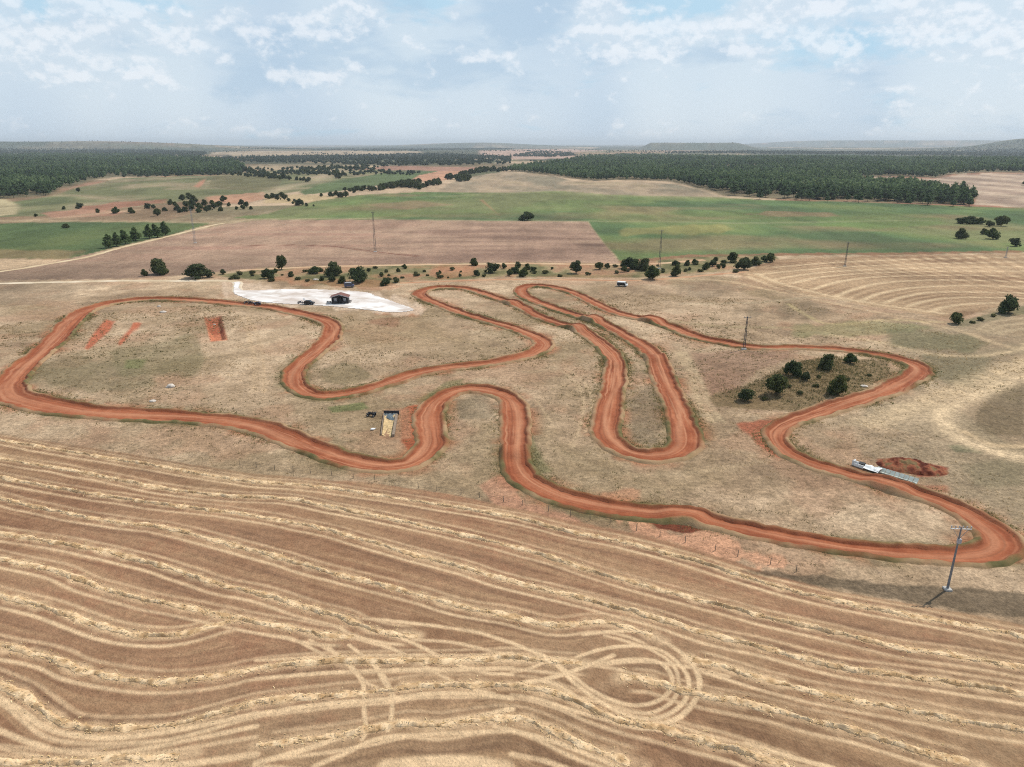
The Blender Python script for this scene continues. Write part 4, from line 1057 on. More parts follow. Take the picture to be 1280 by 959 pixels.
for (u, v, wp) in [(213, 256, 8), (222, 263, 8), (228, 251, 9), (233, 259, 9), (240, 263, 9), (243, 253, 10), (250, 261, 9), (256, 257, 9), (262, 263, 8), (268, 261, 9), (274, 259, 9), (225, 266, 7), (236, 249, 9), (248, 266, 8), (219, 258, 7), (231, 265, 8), (258, 265, 8), (265, 256, 7), (240, 257, 9), (276, 264, 7)]:
    plant('oak', u, v, wp, "dark oak of the dense grove on the slope above the farm track", "oaks of the dense grove on the slope")
for (u, v, wp) in [(279, 252, 9), (286, 258, 6), (302, 256, 8), (308, 259, 8), (304, 262, 7), (296, 262, 5), (314, 262, 5)]:
    plant('oak', u, v, wp, "pale grey-green bush on the bare slope beside the dense grove", "pale bushes beside the grove")
for (u, v, wp) in [(335, 249, 8), (341, 248, 8), (347, 250, 9), (356, 250, 9), (352, 246, 7), (374, 257, 10), (383, 258, 5), (366, 255, 4), (392, 258, 3), (368, 252, 4), (361, 252, 5)]:
    plant('oak', u, v, wp, "dark oak in the short row where the pale track bends", "oaks of the short row by the bending track")
hed = []
for (a_, b_, n_, wp, sp) in [((400, 247), (445, 242), 6, 6, 2), ((430, 240), (480, 237), 12, 7, 2), ((475, 236), (525, 233), 18, 8, 3), ((495, 232), (527, 237), 10, 9, 4), ((528, 234), (552, 230), 8, 7, 2), ((423, 248), (436, 245), 3, 7, 1), ((540, 228), (551, 226), 4, 6, 1)]:
    for q in range(n_):
        t_ = (q + RNG.uniform(0, .8)) / n_
        hed.append((a_[0] + (b_[0] - a_[0]) * t_, a_[1] + (b_[1] - a_[1]) * t_ + RNG.uniform(-sp, sp) * .6, wp * RNG.uniform(.75, 1.25)))
for u, v, wp in hed:
    plant('oak', u, v, wp, "dark oak in the long hedgerow above the green field", "oaks of the long hedgerow")
hed = []
for (a_, b_, n_, wp, sp) in [((558, 225), (590, 224), 9, 8, 2), ((575, 220), (607, 215), 12, 7, 2), ((600, 215), (640, 214), 10, 7, 1.5), ((570, 227), (588, 226), 4, 7, 1)]:
    for q in range(n_):
        t_ = (q + RNG.uniform(0, .8)) / n_
        hed.append((a_[0] + (b_[0] - a_[0]) * t_, a_[1] + (b_[1] - a_[1]) * t_ + RNG.uniform(-sp, sp) * .6, wp * RNG.uniform(.75, 1.25)))
for u, v, wp in hed:
    plant('oak', u, v, wp, "dark oak in the band between the tan field and the far woods", "oaks of the band beyond the tan field")
hed = []
for (a_, b_, n_, wp, sp) in [((306, 214), (345, 222), 16, 6, 2), ((300, 220), (365, 225), 14, 6, 1.5), ((373, 213), (420, 212), 14, 5, 1.5), ((378, 217), (432, 219), 16, 6, 2), ((370, 225), (390, 228), 5, 6, 1), ((415, 210), (455, 213), 10, 5, 1), ((420, 221), (424, 223), 3, 8, 1), ((460, 214), (484, 215), 3, 4, 1)]:
    for q in range(n_):
        t_ = (q + RNG.uniform(0, .8)) / n_
        hed.append((a_[0] + (b_[0] - a_[0]) * t_, a_[1] + (b_[1] - a_[1]) * t_ + RNG.uniform(-sp, sp) * .6, wp * RNG.uniform(.75, 1.25)))
for u, v, wp in hed:
    plant('oak', u, v, wp, "far dark oak scattered around the pale curving track near the pine wood", "far oaks around the curving track")

# pines
PINEC = (K(50, 66, 46), K(76, 98, 64), K(104, 124, 82), K(138, 154, 106))
def pine_lumps(rng):
    L = []; z = .34
    for j in range(6):
        r = [.30, .34, .32, .27, .20, .13][j]
        for q in range([3, 3, 3, 2, 2, 1][j]):
            t = rng.uniform(0, 6.28); rr = r * .55 if j < 5 else 0
            L.append((math.cos(t) * rr, math.sin(t) * rr, z + rng.uniform(-.03, .03), r * .75, r * .75, .11))
        z += .115
    return L


PINES = []
for i in range(5):
    rng = np.random.default_rng(400 + i)
    tm = MB().rod((0, 0, -.02), (.01, 0, .9), .022, .008, 6).mesh('pine_trunk', M_BARK)
    PINES.append((crown_mesh('pine_crown', 410 + i, pine_lumps(rng), 320, .055, PINEC, .75, .2), tm))


def scatter(px, sp, rmax=9e9, fall=900, pw=1.2):
    P = W(px); lo, hi = P.min(0), P.max(0)
    gx, gy = np.meshgrid(np.arange(lo[0], hi[0], sp), np.arange(lo[1], hi[1], sp))
    gx = gx.ravel() + RNG.uniform(-.45, .45, gx.size) * sp; gy = gy.ravel() + RNG.uniform(-.45, .45, gy.size) * sp
    r = np.hypot(gx, gy)
    k = inside(P, gx, gy) & (r < rmax) & (np.abs(np.arctan2(gx, gy)) < R(41)) & (fbm(gx / 38, gy / 60, 305, 3) > RNG.uniform(.28, .50, len(gx))) & (RNG.uniform(0, 1, len(gx)) < (fall / np.maximum(r, fall)) ** pw)
    return gx[k], gy[k]


def forest(name, label, X, Y, H, full=24, cols=PINEC, wide=.30):
    """many small conifers as one mass: crown of leaf clumps round a tapering core"""
    m = len(X); rng = np.random.default_rng(len(X))
    Z = h_base(X, Y)
    # core: two stacked tapering hexagonal shells
    ang = np.linspace(0, 2 * np.pi, 6, endpoint=False)
    ringz = np.array([.16, .34, .62, .86]); ringr = np.array([.10, .8, .62, .25]) * wide
    rv = rng.uniform(.75, 1.25, (m, 4, 6))
    x = X[:, None, None] + np.cos(ang)[None, None, :] * ringr[None, :, None] * rv * H[:, None, None]
    y = Y[:, None, None] + np.sin(ang)[None, None, :] * ringr[None, :, None] * rv * H[:, None, None]
    z = Z[:, None, None] + (ringz[None, :, None] + rng.uniform(-.04, .04, (m, 4, 6))) * H[:, None, None]
    V1 = np.stack([x, y, z], -1).reshape(-1, 3)
    bb = (np.arange(m) * 24)[:, None, None]
    i_ = np.arange(3)[None, :, None] * 6; j_ = np.arange(6)[None, None, :]
    q = np.stack([bb + i_ + j_, bb + i_ + (j_ + 1) % 6, bb + i_ + 6 + (j_ + 1) % 6, bb + i_ + 6 + j_], -1).reshape(-1, 4)
    tone = np.clip(rng.uniform(0, .7, m) + 1.1 * (fbm(X / 110, Y / 110, 303, 3) - .35), 0, 1)
    c1 = np.repeat(mixc(tone * .7, *cols), 24, 0) * rng.uniform(.8, 1.2, (m * 24, 1))
    nl = full
    t = rng.beta(1.2, 1.4, (m, nl)); rad = wide * np.interp(t, [0, .2, .5, .8, 1], [.5, 1.05, .95, .6, .15]) * rng.uniform(.75, 1.1, (m, nl)); an = rng.uniform(0, 6.283, (m, nl))
    C = np.stack([X[:, None] + np.cos(an) * rad * H[:, None], Y[:, None] + np.sin(an) * rad * H[:, None], Z[:, None] + (.24 + .76 * t) * H[:, None]], -1).reshape(-1, 3)
    Nr = np.stack([np.cos(an), np.sin(an), .8 + 0 * an], -1).reshape(-1, 3)
    hq = np.repeat(H, nl)
    d = leaf_quads(np.zeros_like(C), Nr, .075, rng).reshape(-1, 4, 3) * hq[:, None, None]
    V2 = (C[:, None, :] + d).reshape(-1, 3)
    c2 = np.repeat(mixc(np.clip(np.repeat(tone, nl) * .6 + rng.uniform(0, .5, m * nl), 0, 1), *cols), 4, 0)
    q2 = np.arange(len(V2)).reshape(-1, 4) + len(V1)
    o = np_obj(name, np.vstack([V1, V2]), np.vstack([q, q2]), M_LEAF, col=np.vstack([c1, c2]), smooth=False)
    return props(o, label, None, None, 'stuff')


def grow(px, lab_one, grp, lab_mass, n_ind):
    X, Y = scatter(px, 8.2)
    r = np.hypot(X, Y); 
    # nearest row of every direction shows largest: rank by closeness to the front edge
    P = W(px); order = np.argsort(r)
    ind = order[:n_ind]; rest = order[n_ind:]
    for j, k in enumerate(ind):
        cm, tm = PINES[j % 5]
        h = RNG.uniform(8, 15.5)
        if RNG.uniform() < .22:
            q_ = 1 - RNG.uniform(8, 42) / r[k]; X[k] *= q_; Y[k] *= q_; h *= .8
        t = thing('pine_tree', lab_one, 'tree', (X[k], Y[k], gz(X[k], Y[k])), RNG.uniform(0, 6.28), grp, (h * RNG.uniform(.9, 1.15),) * 2 + (h,))
        for nm, me in (('crown', cm), ('trunk', tm)):
            c = link(bpy.data.objects.new(nm, me)); c.parent = t
    H = RNG.uniform(9.5, 15.5, len(rest)) * np.interp(r[rest], [900, 2600], [1, 1.25])
    forest('pine_forest', lab_mass, X[rest], Y[rest], H)


grow(FOREST_R, "dark pine at the near edge of the wood above the green field", "pines at the near edge of the right wood", "dense pine wood above the green field", 170)
grow(FOREST_L, "dark pine at the near edge of the wood on the left slope", "pines at the near edge of the left wood", "dense pine wood on the left slope", 110)
for j, q in enumerate(FAR_WOODS):
    X, Y = scatter(q, (26 if j == 0 else 20) if j < 4 else 34, fall=2600, pw=1.0)
    forest('distant_woods', "hazy dark woods far beyond the fields", X, Y, RNG.uniform(8, 13, len(X)), 8, (K(52, 66, 48), K(70, 82, 60), K(88, 98, 72)), .55)
a_ = RNG.uniform(-40, 40, 9000); r_ = 1500 * (6 ** RNG.uniform(0, 1, 9000)); X = np.sin(np.radians(a_)) * r_; Y = np.cos(np.radians(a_)) * r_
k_ = fbm(X / 500, Y / 700, 301, 3) > .52
forest('scattered_trees', "scattered dark trees over the distant fields", X[k_], Y[k_], RNG.uniform(5, 10, k_.sum()), 8, (K(52, 66, 48), K(70, 82, 60), K(88, 98, 72)), .6)

# ------------------------------------------------------------------ built things
M_STEEL = flat_mat('galvanised_steel', (.30, .31, .32), .55, .2, 2, .3)
M_POLE = flat_mat('weathered_steel', (.20, .205, .22), .7, .25, 1.5, .2)
M_DSTEEL = flat_mat('dark_steel', (.10, .105, .11), .6, .2, 2, .3)
M_CONC = flat_mat('concrete', (.42, .40, .37), .9, .2, 3, bump=.2)
M_WHITE = flat_mat('white_paint', (.80, .80, .78), .45, .04, 3)
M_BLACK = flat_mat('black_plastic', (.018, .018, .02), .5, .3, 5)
M_RUBBER = flat_mat('rubber', (.02, .02, .02), .85, .3, 8)
M_GLASS = flat_mat('dark_glass', (.02, .025, .03), .08, .1, 2, spec=.6)
M_DWOOD = flat_mat('dark_timber', (.045, .040, .042), .8, .3, 4, bump=.2)
M_ROOF = flat_mat('red_roof_tiles', (.17, .075, .06), .8, .25, 6, bump=.4)
M_BLUE = flat_mat('dark_blue_paint', (.085, .095, .16), .35, .1, 2)
M_TARP = flat_mat('blue_tarpaulin', (.085, .11, .125), .5, .35, 1.2, bump=.4)
M_SAND = flat_mat('yellow_sand', (.52, .37, .19), .95, .3, 1.5, bump=.3)
M_OLDWOOD = flat_mat('weathered_timber', (.24, .18, .13), .9, .35, 3, bump=.3)
M_ROCK = flat_mat('pale_limestone', (.52, .46, .40), .9, .25, 2, bump=.4)
M_SHEET = flat_mat('white_sheeting', (.72, .73, .72), .6, .12, 2, bump=.3)
M_LINER = flat_mat('grey_green_concrete', (.42, .45, .41), .85, .25, 1.5, bump=.3)
M_GREYW = flat_mat('grey_panel', (.38, .38, .40), .7, .2, 3)
M_REDSOIL = vcol_mat('red_soil', [(2.0, .35), (.5, .2)], bump=.6)
M_POST = flat_mat('fence_timber', (.20, .16, .12), .9, .3, 4)

# power poles
def lattice_pole(u, v, topv, label, arm=1.5, wb=.6, wt=.22, mat=None, square=True):
    p = atz(u, v); mp = mpp(p.x, p.y)
    # height from the row of its top
    d = math.hypot(p.x, p.y); depth = p.y * math.cos(PITCH) + CAMH * math.sin(PITCH)
    el = math.atan((CY - topv) / F) - PITCH
    h = CAMH + p.y * math.tan(el) - p.z
    t = thing('utility_pole', label, 'power pole', p, 0, 'power poles of the overhead line')
    mat = mat or M_DSTEEL
    mb = MB(); k = 8
    for sx, sy in ((-1, -1), (1, -1), (1, 1), (-1, 1)):
        mb.rod((sx * wb / 2, sy * wb / 2, -.3), (sx * wt / 2, sy * wt / 2, h), .055, .04, 4)
    for i in range(k):
        z0, z1 = h * i / k, h * (i + 1) / k
        w0, w1 = [(wb + (wt - wb) * q / h) / 2 for q in (z0, z1)]
        sg = 1 if i % 2 else -1
        for yy in (-1, 1):
            mb.rod((-sg * w0, yy * w0, z0), (sg * w1, yy * w1, z1), .03, .03, 4); mb.rod((yy * w0, -sg * w0, z0), (yy * w1, sg * w1, z1), .03, .03, 4)
    mb.build('mast', mat, t)
    MB().box((0, 0, h - .35), (2 * arm, .14, .16)).build('crossarm', mat, t)
    for x in (-arm * .9, 0, arm * .9):
        MB().rod((x, 0, h - .27), (x, 0, h + .12), .05, .08, 8).build('insulator', M_GREYW, t)
    MB().box((0, 0, .05), (wb + .7, wb + .7, .5)).build('footing', M_CONC, t)
    return t


lattice_pole(930, 437, 396, "lattice power pole standing beside the red track near the knoll", 1.1)
lattice_pole(824, 336, 288, "tall lattice power pole rising from the oaks at the green field's edge", 1.0, .9, .4)
lattice_pole(469, 315, 265, "tall lattice power pole in the middle of the ploughed field", .9, 1.1, .45)
lattice_pole(244, 304, 262, "tall pale lattice power pole beside the cream track above the ploughed field", .9, 1.1, .45, M_STEEL)
lattice_pole(1056, 333, 303, "slim lattice power pole at the striped stubble field's far edge", .8, .6, .3)
lattice_pole(1257, 322, 309, "short faint lattice power pole on the striped stubble's far edge", .6, .6, .3, M_STEEL)
p = atz(1184, 737)
h = CAMH + p.y * math.tan(math.atan((CY - 661) / F) - PITCH)
t = thing('utility_pole', "grey steel power pole with a pale crossarm in front of the last bend", 'power pole', p, R(-4), 'power poles of the overhead line')
mb = MB(); mb.box((0, 0, h / 2), (.27, .27, h + .4), 0, .6); mb.build('mast', M_POLE, t, .02)
MB().box((0, 0, h - .1), (2.8, .11, .11)).build('crossarm', M_WHITE, t, .02)
for x in (-1.3, -.75, -.25, .25, .75, 1.3):
    mb = MB(); mb.rod((x, 0, h - .02), (x, 0, h + .12), .04, .04, 8); mb.rod((x, 0, h + .12), (x, 0, h + .34), .10, .07, 8); mb.build('insulator', M_GREYW, t, smooth=False)
mb = MB(); mb.rod((.1, 0, h - 1.6), (1.0, 0, h - .18), .035, .035, 5); mb.rod((-.1, 0, h - 1.6), (-1.0, 0, h - .18), .035, .035, 5); mb.build('brace', M_STEEL, t)
MB().box((.12, 0, h - 2.0), (.5, .4, .7)).build('switch_box', M_GREYW, t, .03)
mb = MB(); mb.box((0, 0, .06), (1.0, 1.0, .4)); mb.build('footing', M_CONC, t, .05)

# wire fence along the mown field
FENCE = [(300, 583), (380, 591), (415, 594), (480, 604), (540, 613), (590, 620.5), (625, 627), (656, 633), (700, 642.5), (760, 655), (800, 664.5), (850, 676.5), (880, 684), (910, 693), (960, 705), (1010, 719)]
fp = spline(W(FENCE), .5)
L = np.concatenate([[0], np.cumsum(np.hypot(*np.diff(fp, axis=0).T))])
t = thing('wire_fence', "thin wire fence on wooden posts between the circuit and the stubble field", 'fence', (fp[0][0], fp[0][1], gz(*fp[0])))
o0 = Vector((fp[0][0], fp[0][1], gz(*fp[0])))
s_ = 0; tops = []
post_me = MB().box((0, 0, .45), (.09, .09, 1.4), 0, .8).mesh('post', M_POST)
while s_ < L[-1]:
    x, y = np.interp(s_, L, fp[:, 0]), np.interp(s_, L, fp[:, 1])
    q = Vector((x, y, gz(x, y))) - o0
    if len(tops) < 99:
        po = link(bpy.data.objects.new('post', post_me)); po.parent = t; po.location = q; po.rotation_euler = (RNG.normal(0, .06), RNG.normal(0, .06), RNG.uniform(0, 1))
    tops.append(q)
    s_ += RNG.uniform(3.4, 5.0)
mb = MB()
for a_, b_ in zip(tops[:-1], tops[1:]):
    for z in (.35, .75, 1.15):
        mb.rod(a_ + Vector((0, 0, z)), b_ + Vector((0, 0, z)), .008, .008, 4)
mb.build('wire', M_DSTEEL, t)

# hut
p = atz(424, 380.5); mp = mpp(p.x, p.y)
t = thing('hut', "dark timber hut with a red gabled roof on the white gravel yard", 'hut', p + Vector((0, 2.6, .08)), R(4))
hw, hd, wh, rh = 3.2, 1.9, 2.75, 3.75
mb = MB()
mb.box((0, hd - .06, wh / 2), (2 * hw, .12, wh)); mb.box((-hw + .06, 0, wh / 2), (.12, 2 * hd - .26, wh)); mb.box((hw - .06, 0, wh / 2), (.12, 2 * hd - .26, wh))
mb.box((-1.95, -.9, wh / 2), (2.06, .12, wh)); mb.box((1.95, -.9, wh / 2), (2.06, .12, wh)); mb.box((0, -.9, wh - .2), (1.84, .12, .4))
mb.prism([(-hw, wh), (hw, wh), (0, rh - .12)], -.96, -.84); mb.prism([(-hw, wh), (hw, wh), (0, rh - .12)], hd - .12, hd)
mb.build('wall', M_DWOOD, t)
mb = MB(); mb.box((0, 0, .05), (2 * hw + .3, 2 * hd + .6, .1)); mb.build('floor_slab', M_DWOOD, t)
for s_ in (-1, 1):
    an = math.atan2(rh - wh, hw)
    ln = math.hypot(hw + .5, (rh - wh) * (hw + .5) / hw)
    MB().box((s_ * (hw + .5) / 2, -.15, rh + .03 - (rh - wh) * (hw + .5) / hw / 2), (ln, 2 * hd + .9, .12), 0, 1, 0, s_ * an).build('roof', M_ROOF, t)
    MB().box((s_ * (hw + .5) / 2, -hd - .63, rh - .05 - (rh - wh) * (hw + .5) / hw / 2), (ln, .05, .24), 0, 1, 0, s_ * an).build('bargeboard', M_GREYW, t)
    MB().box((s_ * (hw - .1), -hd + .1, wh / 2), (.16, .16, wh)).build('porch_post', M_DWOOD, t)
    MB().box((s_ * 1.85, -.99, 1.45), (1.1, .06, 1.25)).build('window_panel', M_GREYW, t)
    MB().box((s_ * .55, -hd + .1, 1.2), (.10, .10, 2.3)).build('porch_post', M_DWOOD, t)
MB().box((0, -.93, 1.0), (.95, .06, 2.0)).build('door', M_BLACK, t, .02)
mb = MB(); mb.box((-1.9, -hd + .1, .55), (2.2, .08, .75)); mb.box((1.9, -hd + .1, .55), (2.2, .08, .75)); mb.build('porch_rail', M_DWOOD, t)


def bench(u, v, label, rz=0):
    p = atz(u, v); t = thing('picnic_table', label, 'table', p + Vector((0, .4, .1)), rz, 'dark picnic tables beside the hut')
    MB().box((0, 0, .74), (1.8, .75, .07)).build('tabletop', M_DWOOD, t, .01)
    for s_ in (-1, 1):
        MB().box((0, s_ * .72, .43), (1.8, .28, .06)).build('seat', M_DWOOD, t, .01)
        mb = MB(); mb.rod((s_ * .65, -.75, 0), (s_ * .65, -.2, .72), .05, .05, 5); mb.rod((s_ * .65, .75, 0), (s_ * .65, .2, .72), .05, .05, 5); mb.box((s_ * .65, 0, .38), (.07, 1.5, .08)); mb.build('leg_frame', M_DWOOD, t)


bench(411, 379.5, "dark picnic table on the gravel beside the hut's left wall")
bench(436.5, 378.6, "dark picnic table on the gravel beside the hut's right wall")


def wheel_set(t, xs, y, r, w_=.2):
    for x in xs:
        for sy in (-1, 1):
            wl = MB().rod((x, sy * y - w_ / 2, r), (x, sy * y + w_ / 2, r), r, r, 18).build('wheel', M_RUBBER, t, .02)
            MB().rod((x, sy * (y + w_ / 2) - .01, r), (x, sy * (y + w_ / 2) + .015, r), r * .55, r * .5, 14).build('rim', M_STEEL, wl)


def vehicle(u, v, label, cat, name, rz, prof, glass, wid, body, roofm=None, wr=.34, xs=(-1.35, 1.3), gate=False):
    p = atz(u, v); t = thing(name, label, cat, p + Vector((0, .8, .08)), rz)
    mb = MB(); mb.prism(prof, -wid / 2, wid / 2); mb.build('body', body, t, .06)
    for g in glass:
        for sy in (-1, 1):
            MB().prism(g, sy * wid / 2 - .012, sy * wid / 2 + .012).build('side_window', M_GLASS, t)
    wheel_set(t, xs, wid / 2 - .08, wr)
    return t


# car with open tailgate on the yard
CARP = [(-2.0, .35), (-2.05, .95), (-1.85, 1.05), (-1.55, 1.52), (.25, 1.56), (.95, 1.05), (1.95, .88), (2.05, .55), (2.0, .35)]
t = vehicle(386, 381.3, "black car with its tailgate raised on the near edge of the white yard", 'car', 'parked_car', R(-6), CARP, [[(-1.45, 1.05), (-1.3, 1.44), (-.4, 1.47), (-.4, 1.05)], [(-.32, 1.05), (-.32, 1.47), (.2, 1.48), (.75, 1.05)]], 1.75, M_BLACK)
MB().box((-1.95, 0, 1.95), (.95, 1.5, .07), 0, 1, 0, R(58)).build('tailgate', M_GREYW, t)
MB().prism([(.30, 1.545), (.98, 1.06), (1.0, 1.09), (.33, 1.57)], -.75, .75).build('windscreen', M_GLASS, t)
for sy in (-1, 1): MB().box((2.02, sy * .65, .72), (.06, .34, .16)).build('headlight', M_GREYW, t)
# dark blue van behind the hut
VANP = [(-2.0, .4), (-2.0, 1.95), (-1.8, 2.1), (1.1, 2.1), (1.6, 1.35), (2.15, 1.15), (2.2, .4)]
t = vehicle(436, 359.8, "dark blue van parked under the broad oak behind the hut", 'van', 'parked_van', R(8), VANP, [[(.35, 1.35), (.35, 1.9), (1.02, 1.9), (1.35, 1.35)], [(-1.6, 1.35), (-1.6, 1.9), (.2, 1.9), (.2, 1.35)]], 1.9, M_BLUE)
MB().prism([(1.16, 2.04), (1.62, 1.37), (1.66, 1.4), (1.2, 2.07)], -.8, .8).build('windscreen', M_GLASS, t)
for sy in (-1, 1): MB().box((2.19, sy * .7, .85), (.05, .32, .2)).build('headlight', M_WHITE, t)
MB().box((-.3, 0, 2.14), (2.6, 1.5, .06)).build('roof_panel', M_GREYW, t, .02)
# white-topped van out on the grass
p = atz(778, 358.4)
t = thing('parked_van', "white-roofed van with dark sides, shade coloured in, alone on the dry grass behind the hairpins", 'van', p + Vector((0, .6, .05)), R(-24))
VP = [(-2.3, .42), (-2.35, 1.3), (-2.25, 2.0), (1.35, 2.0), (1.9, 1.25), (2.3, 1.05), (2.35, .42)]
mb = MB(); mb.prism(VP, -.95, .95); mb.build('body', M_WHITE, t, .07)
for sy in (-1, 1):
    MB().prism([(-2.1, .55), (-2.1, 1.75), (1.2, 1.75), (1.55, 1.2), (1.6, .55)], sy * .955 - .012, sy * .955 + .012).build('shade_side_panel', M_BLACK, t)  # black carries both the dark wrap and the shade on the van's side
    MB().box((2.34, sy * .7, .8), (.05, .34, .2)).build('headlight', M_GREYW, t)
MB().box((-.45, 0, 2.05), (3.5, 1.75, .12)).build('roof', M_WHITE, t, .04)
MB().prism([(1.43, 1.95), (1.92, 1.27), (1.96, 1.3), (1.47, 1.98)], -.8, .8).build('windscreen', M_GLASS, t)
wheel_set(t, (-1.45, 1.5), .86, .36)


def torus_wheel(mb, c, r, w_):
    mb.rod((c[0], c[1] - w_ / 2, c[2]), (c[0], c[1] + w_ / 2, c[2]), r, r, 16)


def motorbike(u, v, label, rz, k=1.0):
    p = atz(u, v); t = thing('motorbike', label, 'motorbike', p + Vector((0, 0, .09)), rz, 'motorbikes beside the gravel yard', k)
    for x in (-.70, .72):
        mb = MB(); torus_wheel(mb, (x, 0, .34), .34, .11); wl = mb.build('wheel', M_RUBBER, t, .02)
        mb = MB(); torus_wheel(mb, (x, 0, .34), .19, .13); mb.build('rim', M_STEEL, wl)
    mb = MB(); mb.box((-.02, 0, .55), (.75, .24, .42)); mb.rod((-.1, 0, .5), (-.7, 0, .34), .05); mb.rod((.45, 0, .95), (-.2, 0, .75), .06); mb.build('frame', M_BLACK, t, .03)
    MB().box((-.35, 0, .86), (.75, .24, .12), 0, 1, 0, R(6)).build('seat', M_BLACK, t, .04)
    MB().box((.12, 0, .90), (.4, .26, .2), 0, .7).build('fuel_tank', M_BLUE, t, .04)
    mb = MB(); mb.rod((.5, .09, 1.0), (.72, .09, .34), .035); mb.rod((.5, -.09, 1.0), (.72, -.09, .34), .035); mb.build('fork', M_STEEL, t)
    mb = MB(); mb.rod((.46, -.4, 1.1), (.46, .4, 1.1), .025); mb.rod((.5, 0, .95), (.46, 0, 1.1), .03); mb.build('handlebar', M_BLACK, t)
    MB().box((-.75, 0, .78), (.45, .16, .04), 0, 1, 0, R(14)).build('rear_mudguard', M_BLACK, t)
    MB().box((.8, 0, .74), (.5, .14, .04), 0, 1, 0, R(12)).build('front_mudguard', M_BLACK, t)


def quad(u, v, label, rz, body, k=1.0):
    p = atz(u, v); t = thing('quad_bike', label, 'quad bike', p + Vector((0, .3, .06)), rz, None, k)
    for x in (-.62, .62):
        for sy in (-1, 1):
            mb = MB(); torus_wheel(mb, (x, sy * .45, .28), .28, .24); wl = mb.build('wheel', M_RUBBER, t, .04)
            mb = MB(); torus_wheel(mb, (x, sy * .46, .28), .14, .25); mb.build('rim', M_STEEL, wl)
    mb = MB(); mb.box((0, 0, .48), (1.3, .42, .28)); mb.rod((-.62, -.4, .28), (-.62, .4, .28), .05); mb.rod((.62, -.4, .28), (.62, .4, .28), .05); mb.build('chassis', M_BLACK, t, .04)
    for x in (-.66, .66):
        for sy in (-1, 1): MB().box((x, sy * .42, .66), (.62, .34, .07), 0, .8).build('mudguard', body, t, .02)
    MB().box((-.28, 0, .76), (.7, .34, .16), 0, .85).build('seat', M_BLACK, t, .05)
    MB().box((.28, 0, .72), (.45, .34, .22), 0, .7).build('fuel_tank', body, t, .05)
    mb = MB(); mb.rod((.45, 0, .7), (.36, 0, 1.02), .04); mb.rod((.34, -.4, 1.06), (.34, .4, 1.06), .028); mb.build('handlebar', M_BLACK, t)
    mb = MB(); mb.rod((.85, -.3, .78), (.85, .3, .78), .025); mb.rod((.85, -.3, .5), (.85, -.3, .78), .02); mb.rod((.85, .3, .5), (.85, .3, .78), .02); mb.build('front_rack', M_DSTEEL, t)


motorbike(375.5, 380, "dark motorbike parked next to the black car on the white yard", R(12), 1.1)
motorbike(308.5, 380.0, "dark motorbike at the yard's left corner, farther from the quad bike", R(20), 1.15)
motorbike(313.5, 380.2, "dark motorbike at the yard's left corner, close beside the quad bike", R(-15), 1.15)
quad(321.5, 381.6, "dark blue quad bike where the circuit meets the gravel yard", R(35), M_BLUE, 1.45)
quad(464, 521, "black quad bike on the dry grass beside the sand box", R(-8), M_BLACK, 1.15)

# sand box with tarpaulin
c = [atz(*q) for q in ((477.5, 544.5), (491, 546.5), (496, 519), (481, 519))]
o0 = (c[0] + c[1] + c[2] + c[3]) / 4
t = thing('sand_box', "open box of yellow sand with a blue tarpaulin and timber edges near the circuit", 'sand box', o0)
lc = [q - o0 for q in c]
def quadgrid(c4, nx, ny, zf, name, mat, parent):
    V, Q = [], []
    for j in range(ny + 1):
        for i in range(nx + 1):
            a = c4[0].lerp(c4[1], i / nx); b = c4[3].lerp(c4[2], i / nx); q = a.lerp(b, j / ny); V.append((q.x, q.y, q.z + zf(i / nx, j / ny)))
    nt_ = (nx + 1) * (ny + 1)
    V += [(x, y, z - .25) for x, y, z in V]
    for j in range(ny):
        for i in range(nx):
            k = j * (nx + 1) + i; Q.append((k, k + 1, k + nx + 2, k + nx + 1)); Q.append((nt_ + k, nt_ + k + nx + 1, nt_ + k + nx + 2, nt_ + k + 1))
    for j in range(ny):
        for i in (0, nx):
            k = j * (nx + 1) + i; Q.append((k, k + nx + 1, nt_ + k + nx + 1, nt_ + k))
    for i in range(nx):
        for j in (0, ny):
            k = j * (nx + 1) + i; Q.append((k, k + 1, nt_ + k + 1, nt_ + k))
    mb = MB(); mb.add(V, Q); return mb.build(name, mat, parent, smooth=False)
rr_ = random.Random(5)
quadgrid([lc[0], lc[0].lerp(lc[1], .86), lc[3].lerp(lc[2], .86), lc[3]], 10, 24, lambda a, b: .12 + .25 * b + .14 * (rr_.random() - .5) - .18 * math.sin(a * 3.1), 'sand', M_SAND, t)
q0 = lc[0].lerp(lc[3], .80); q1 = lc[1].lerp(lc[2], .66)
quadgrid([q0 + Vector((-.15, .5, 0)), q1 + Vector((-.1, 0, 0)), lc[2] + Vector((.1, .2, 0)), lc[3] + Vector((-.15, .2, 0))], 12, 10, lambda a, b:   .20 + .2 * b + .2 * (rr_.random() - .5), 'tarpaulin', M_TARP, t)
def board(a, b, w_, h_, name, mat, z=.3):
    d_ = b - a; MB().box((a + b) / 2 + Vector((0, 0, z)), (d_.length, w_, h_), math.atan2(d_.y, d_.x)).build(name, mat, t, .02)
board(lc[1].lerp(lc[0], -.04), lc[2].lerp(lc[3], -.06) + Vector((0, -1.0, 0)), .55, .7, 'side_board', M_OLDWOOD, .35)
board(lc[0] + Vector((-.2, 0, 0)), lc[3] + Vector((-.2, 0, 0)), .18, .6, 'side_board', M_OLDWOOD, .2)
board(lc[3] + Vector((-.3, .45, 0)), lc[2] + Vector((.5, .45, 0)), .2, .9, 'end_board', M_DWOOD, .5)
p = atz(466, 537.5)
t = thing('sack', "white sack lying on the dry grass in front of the sand box", 'sack', p, R(20))
v_, f_ = ICO2
rg = np.random.default_rng(3)
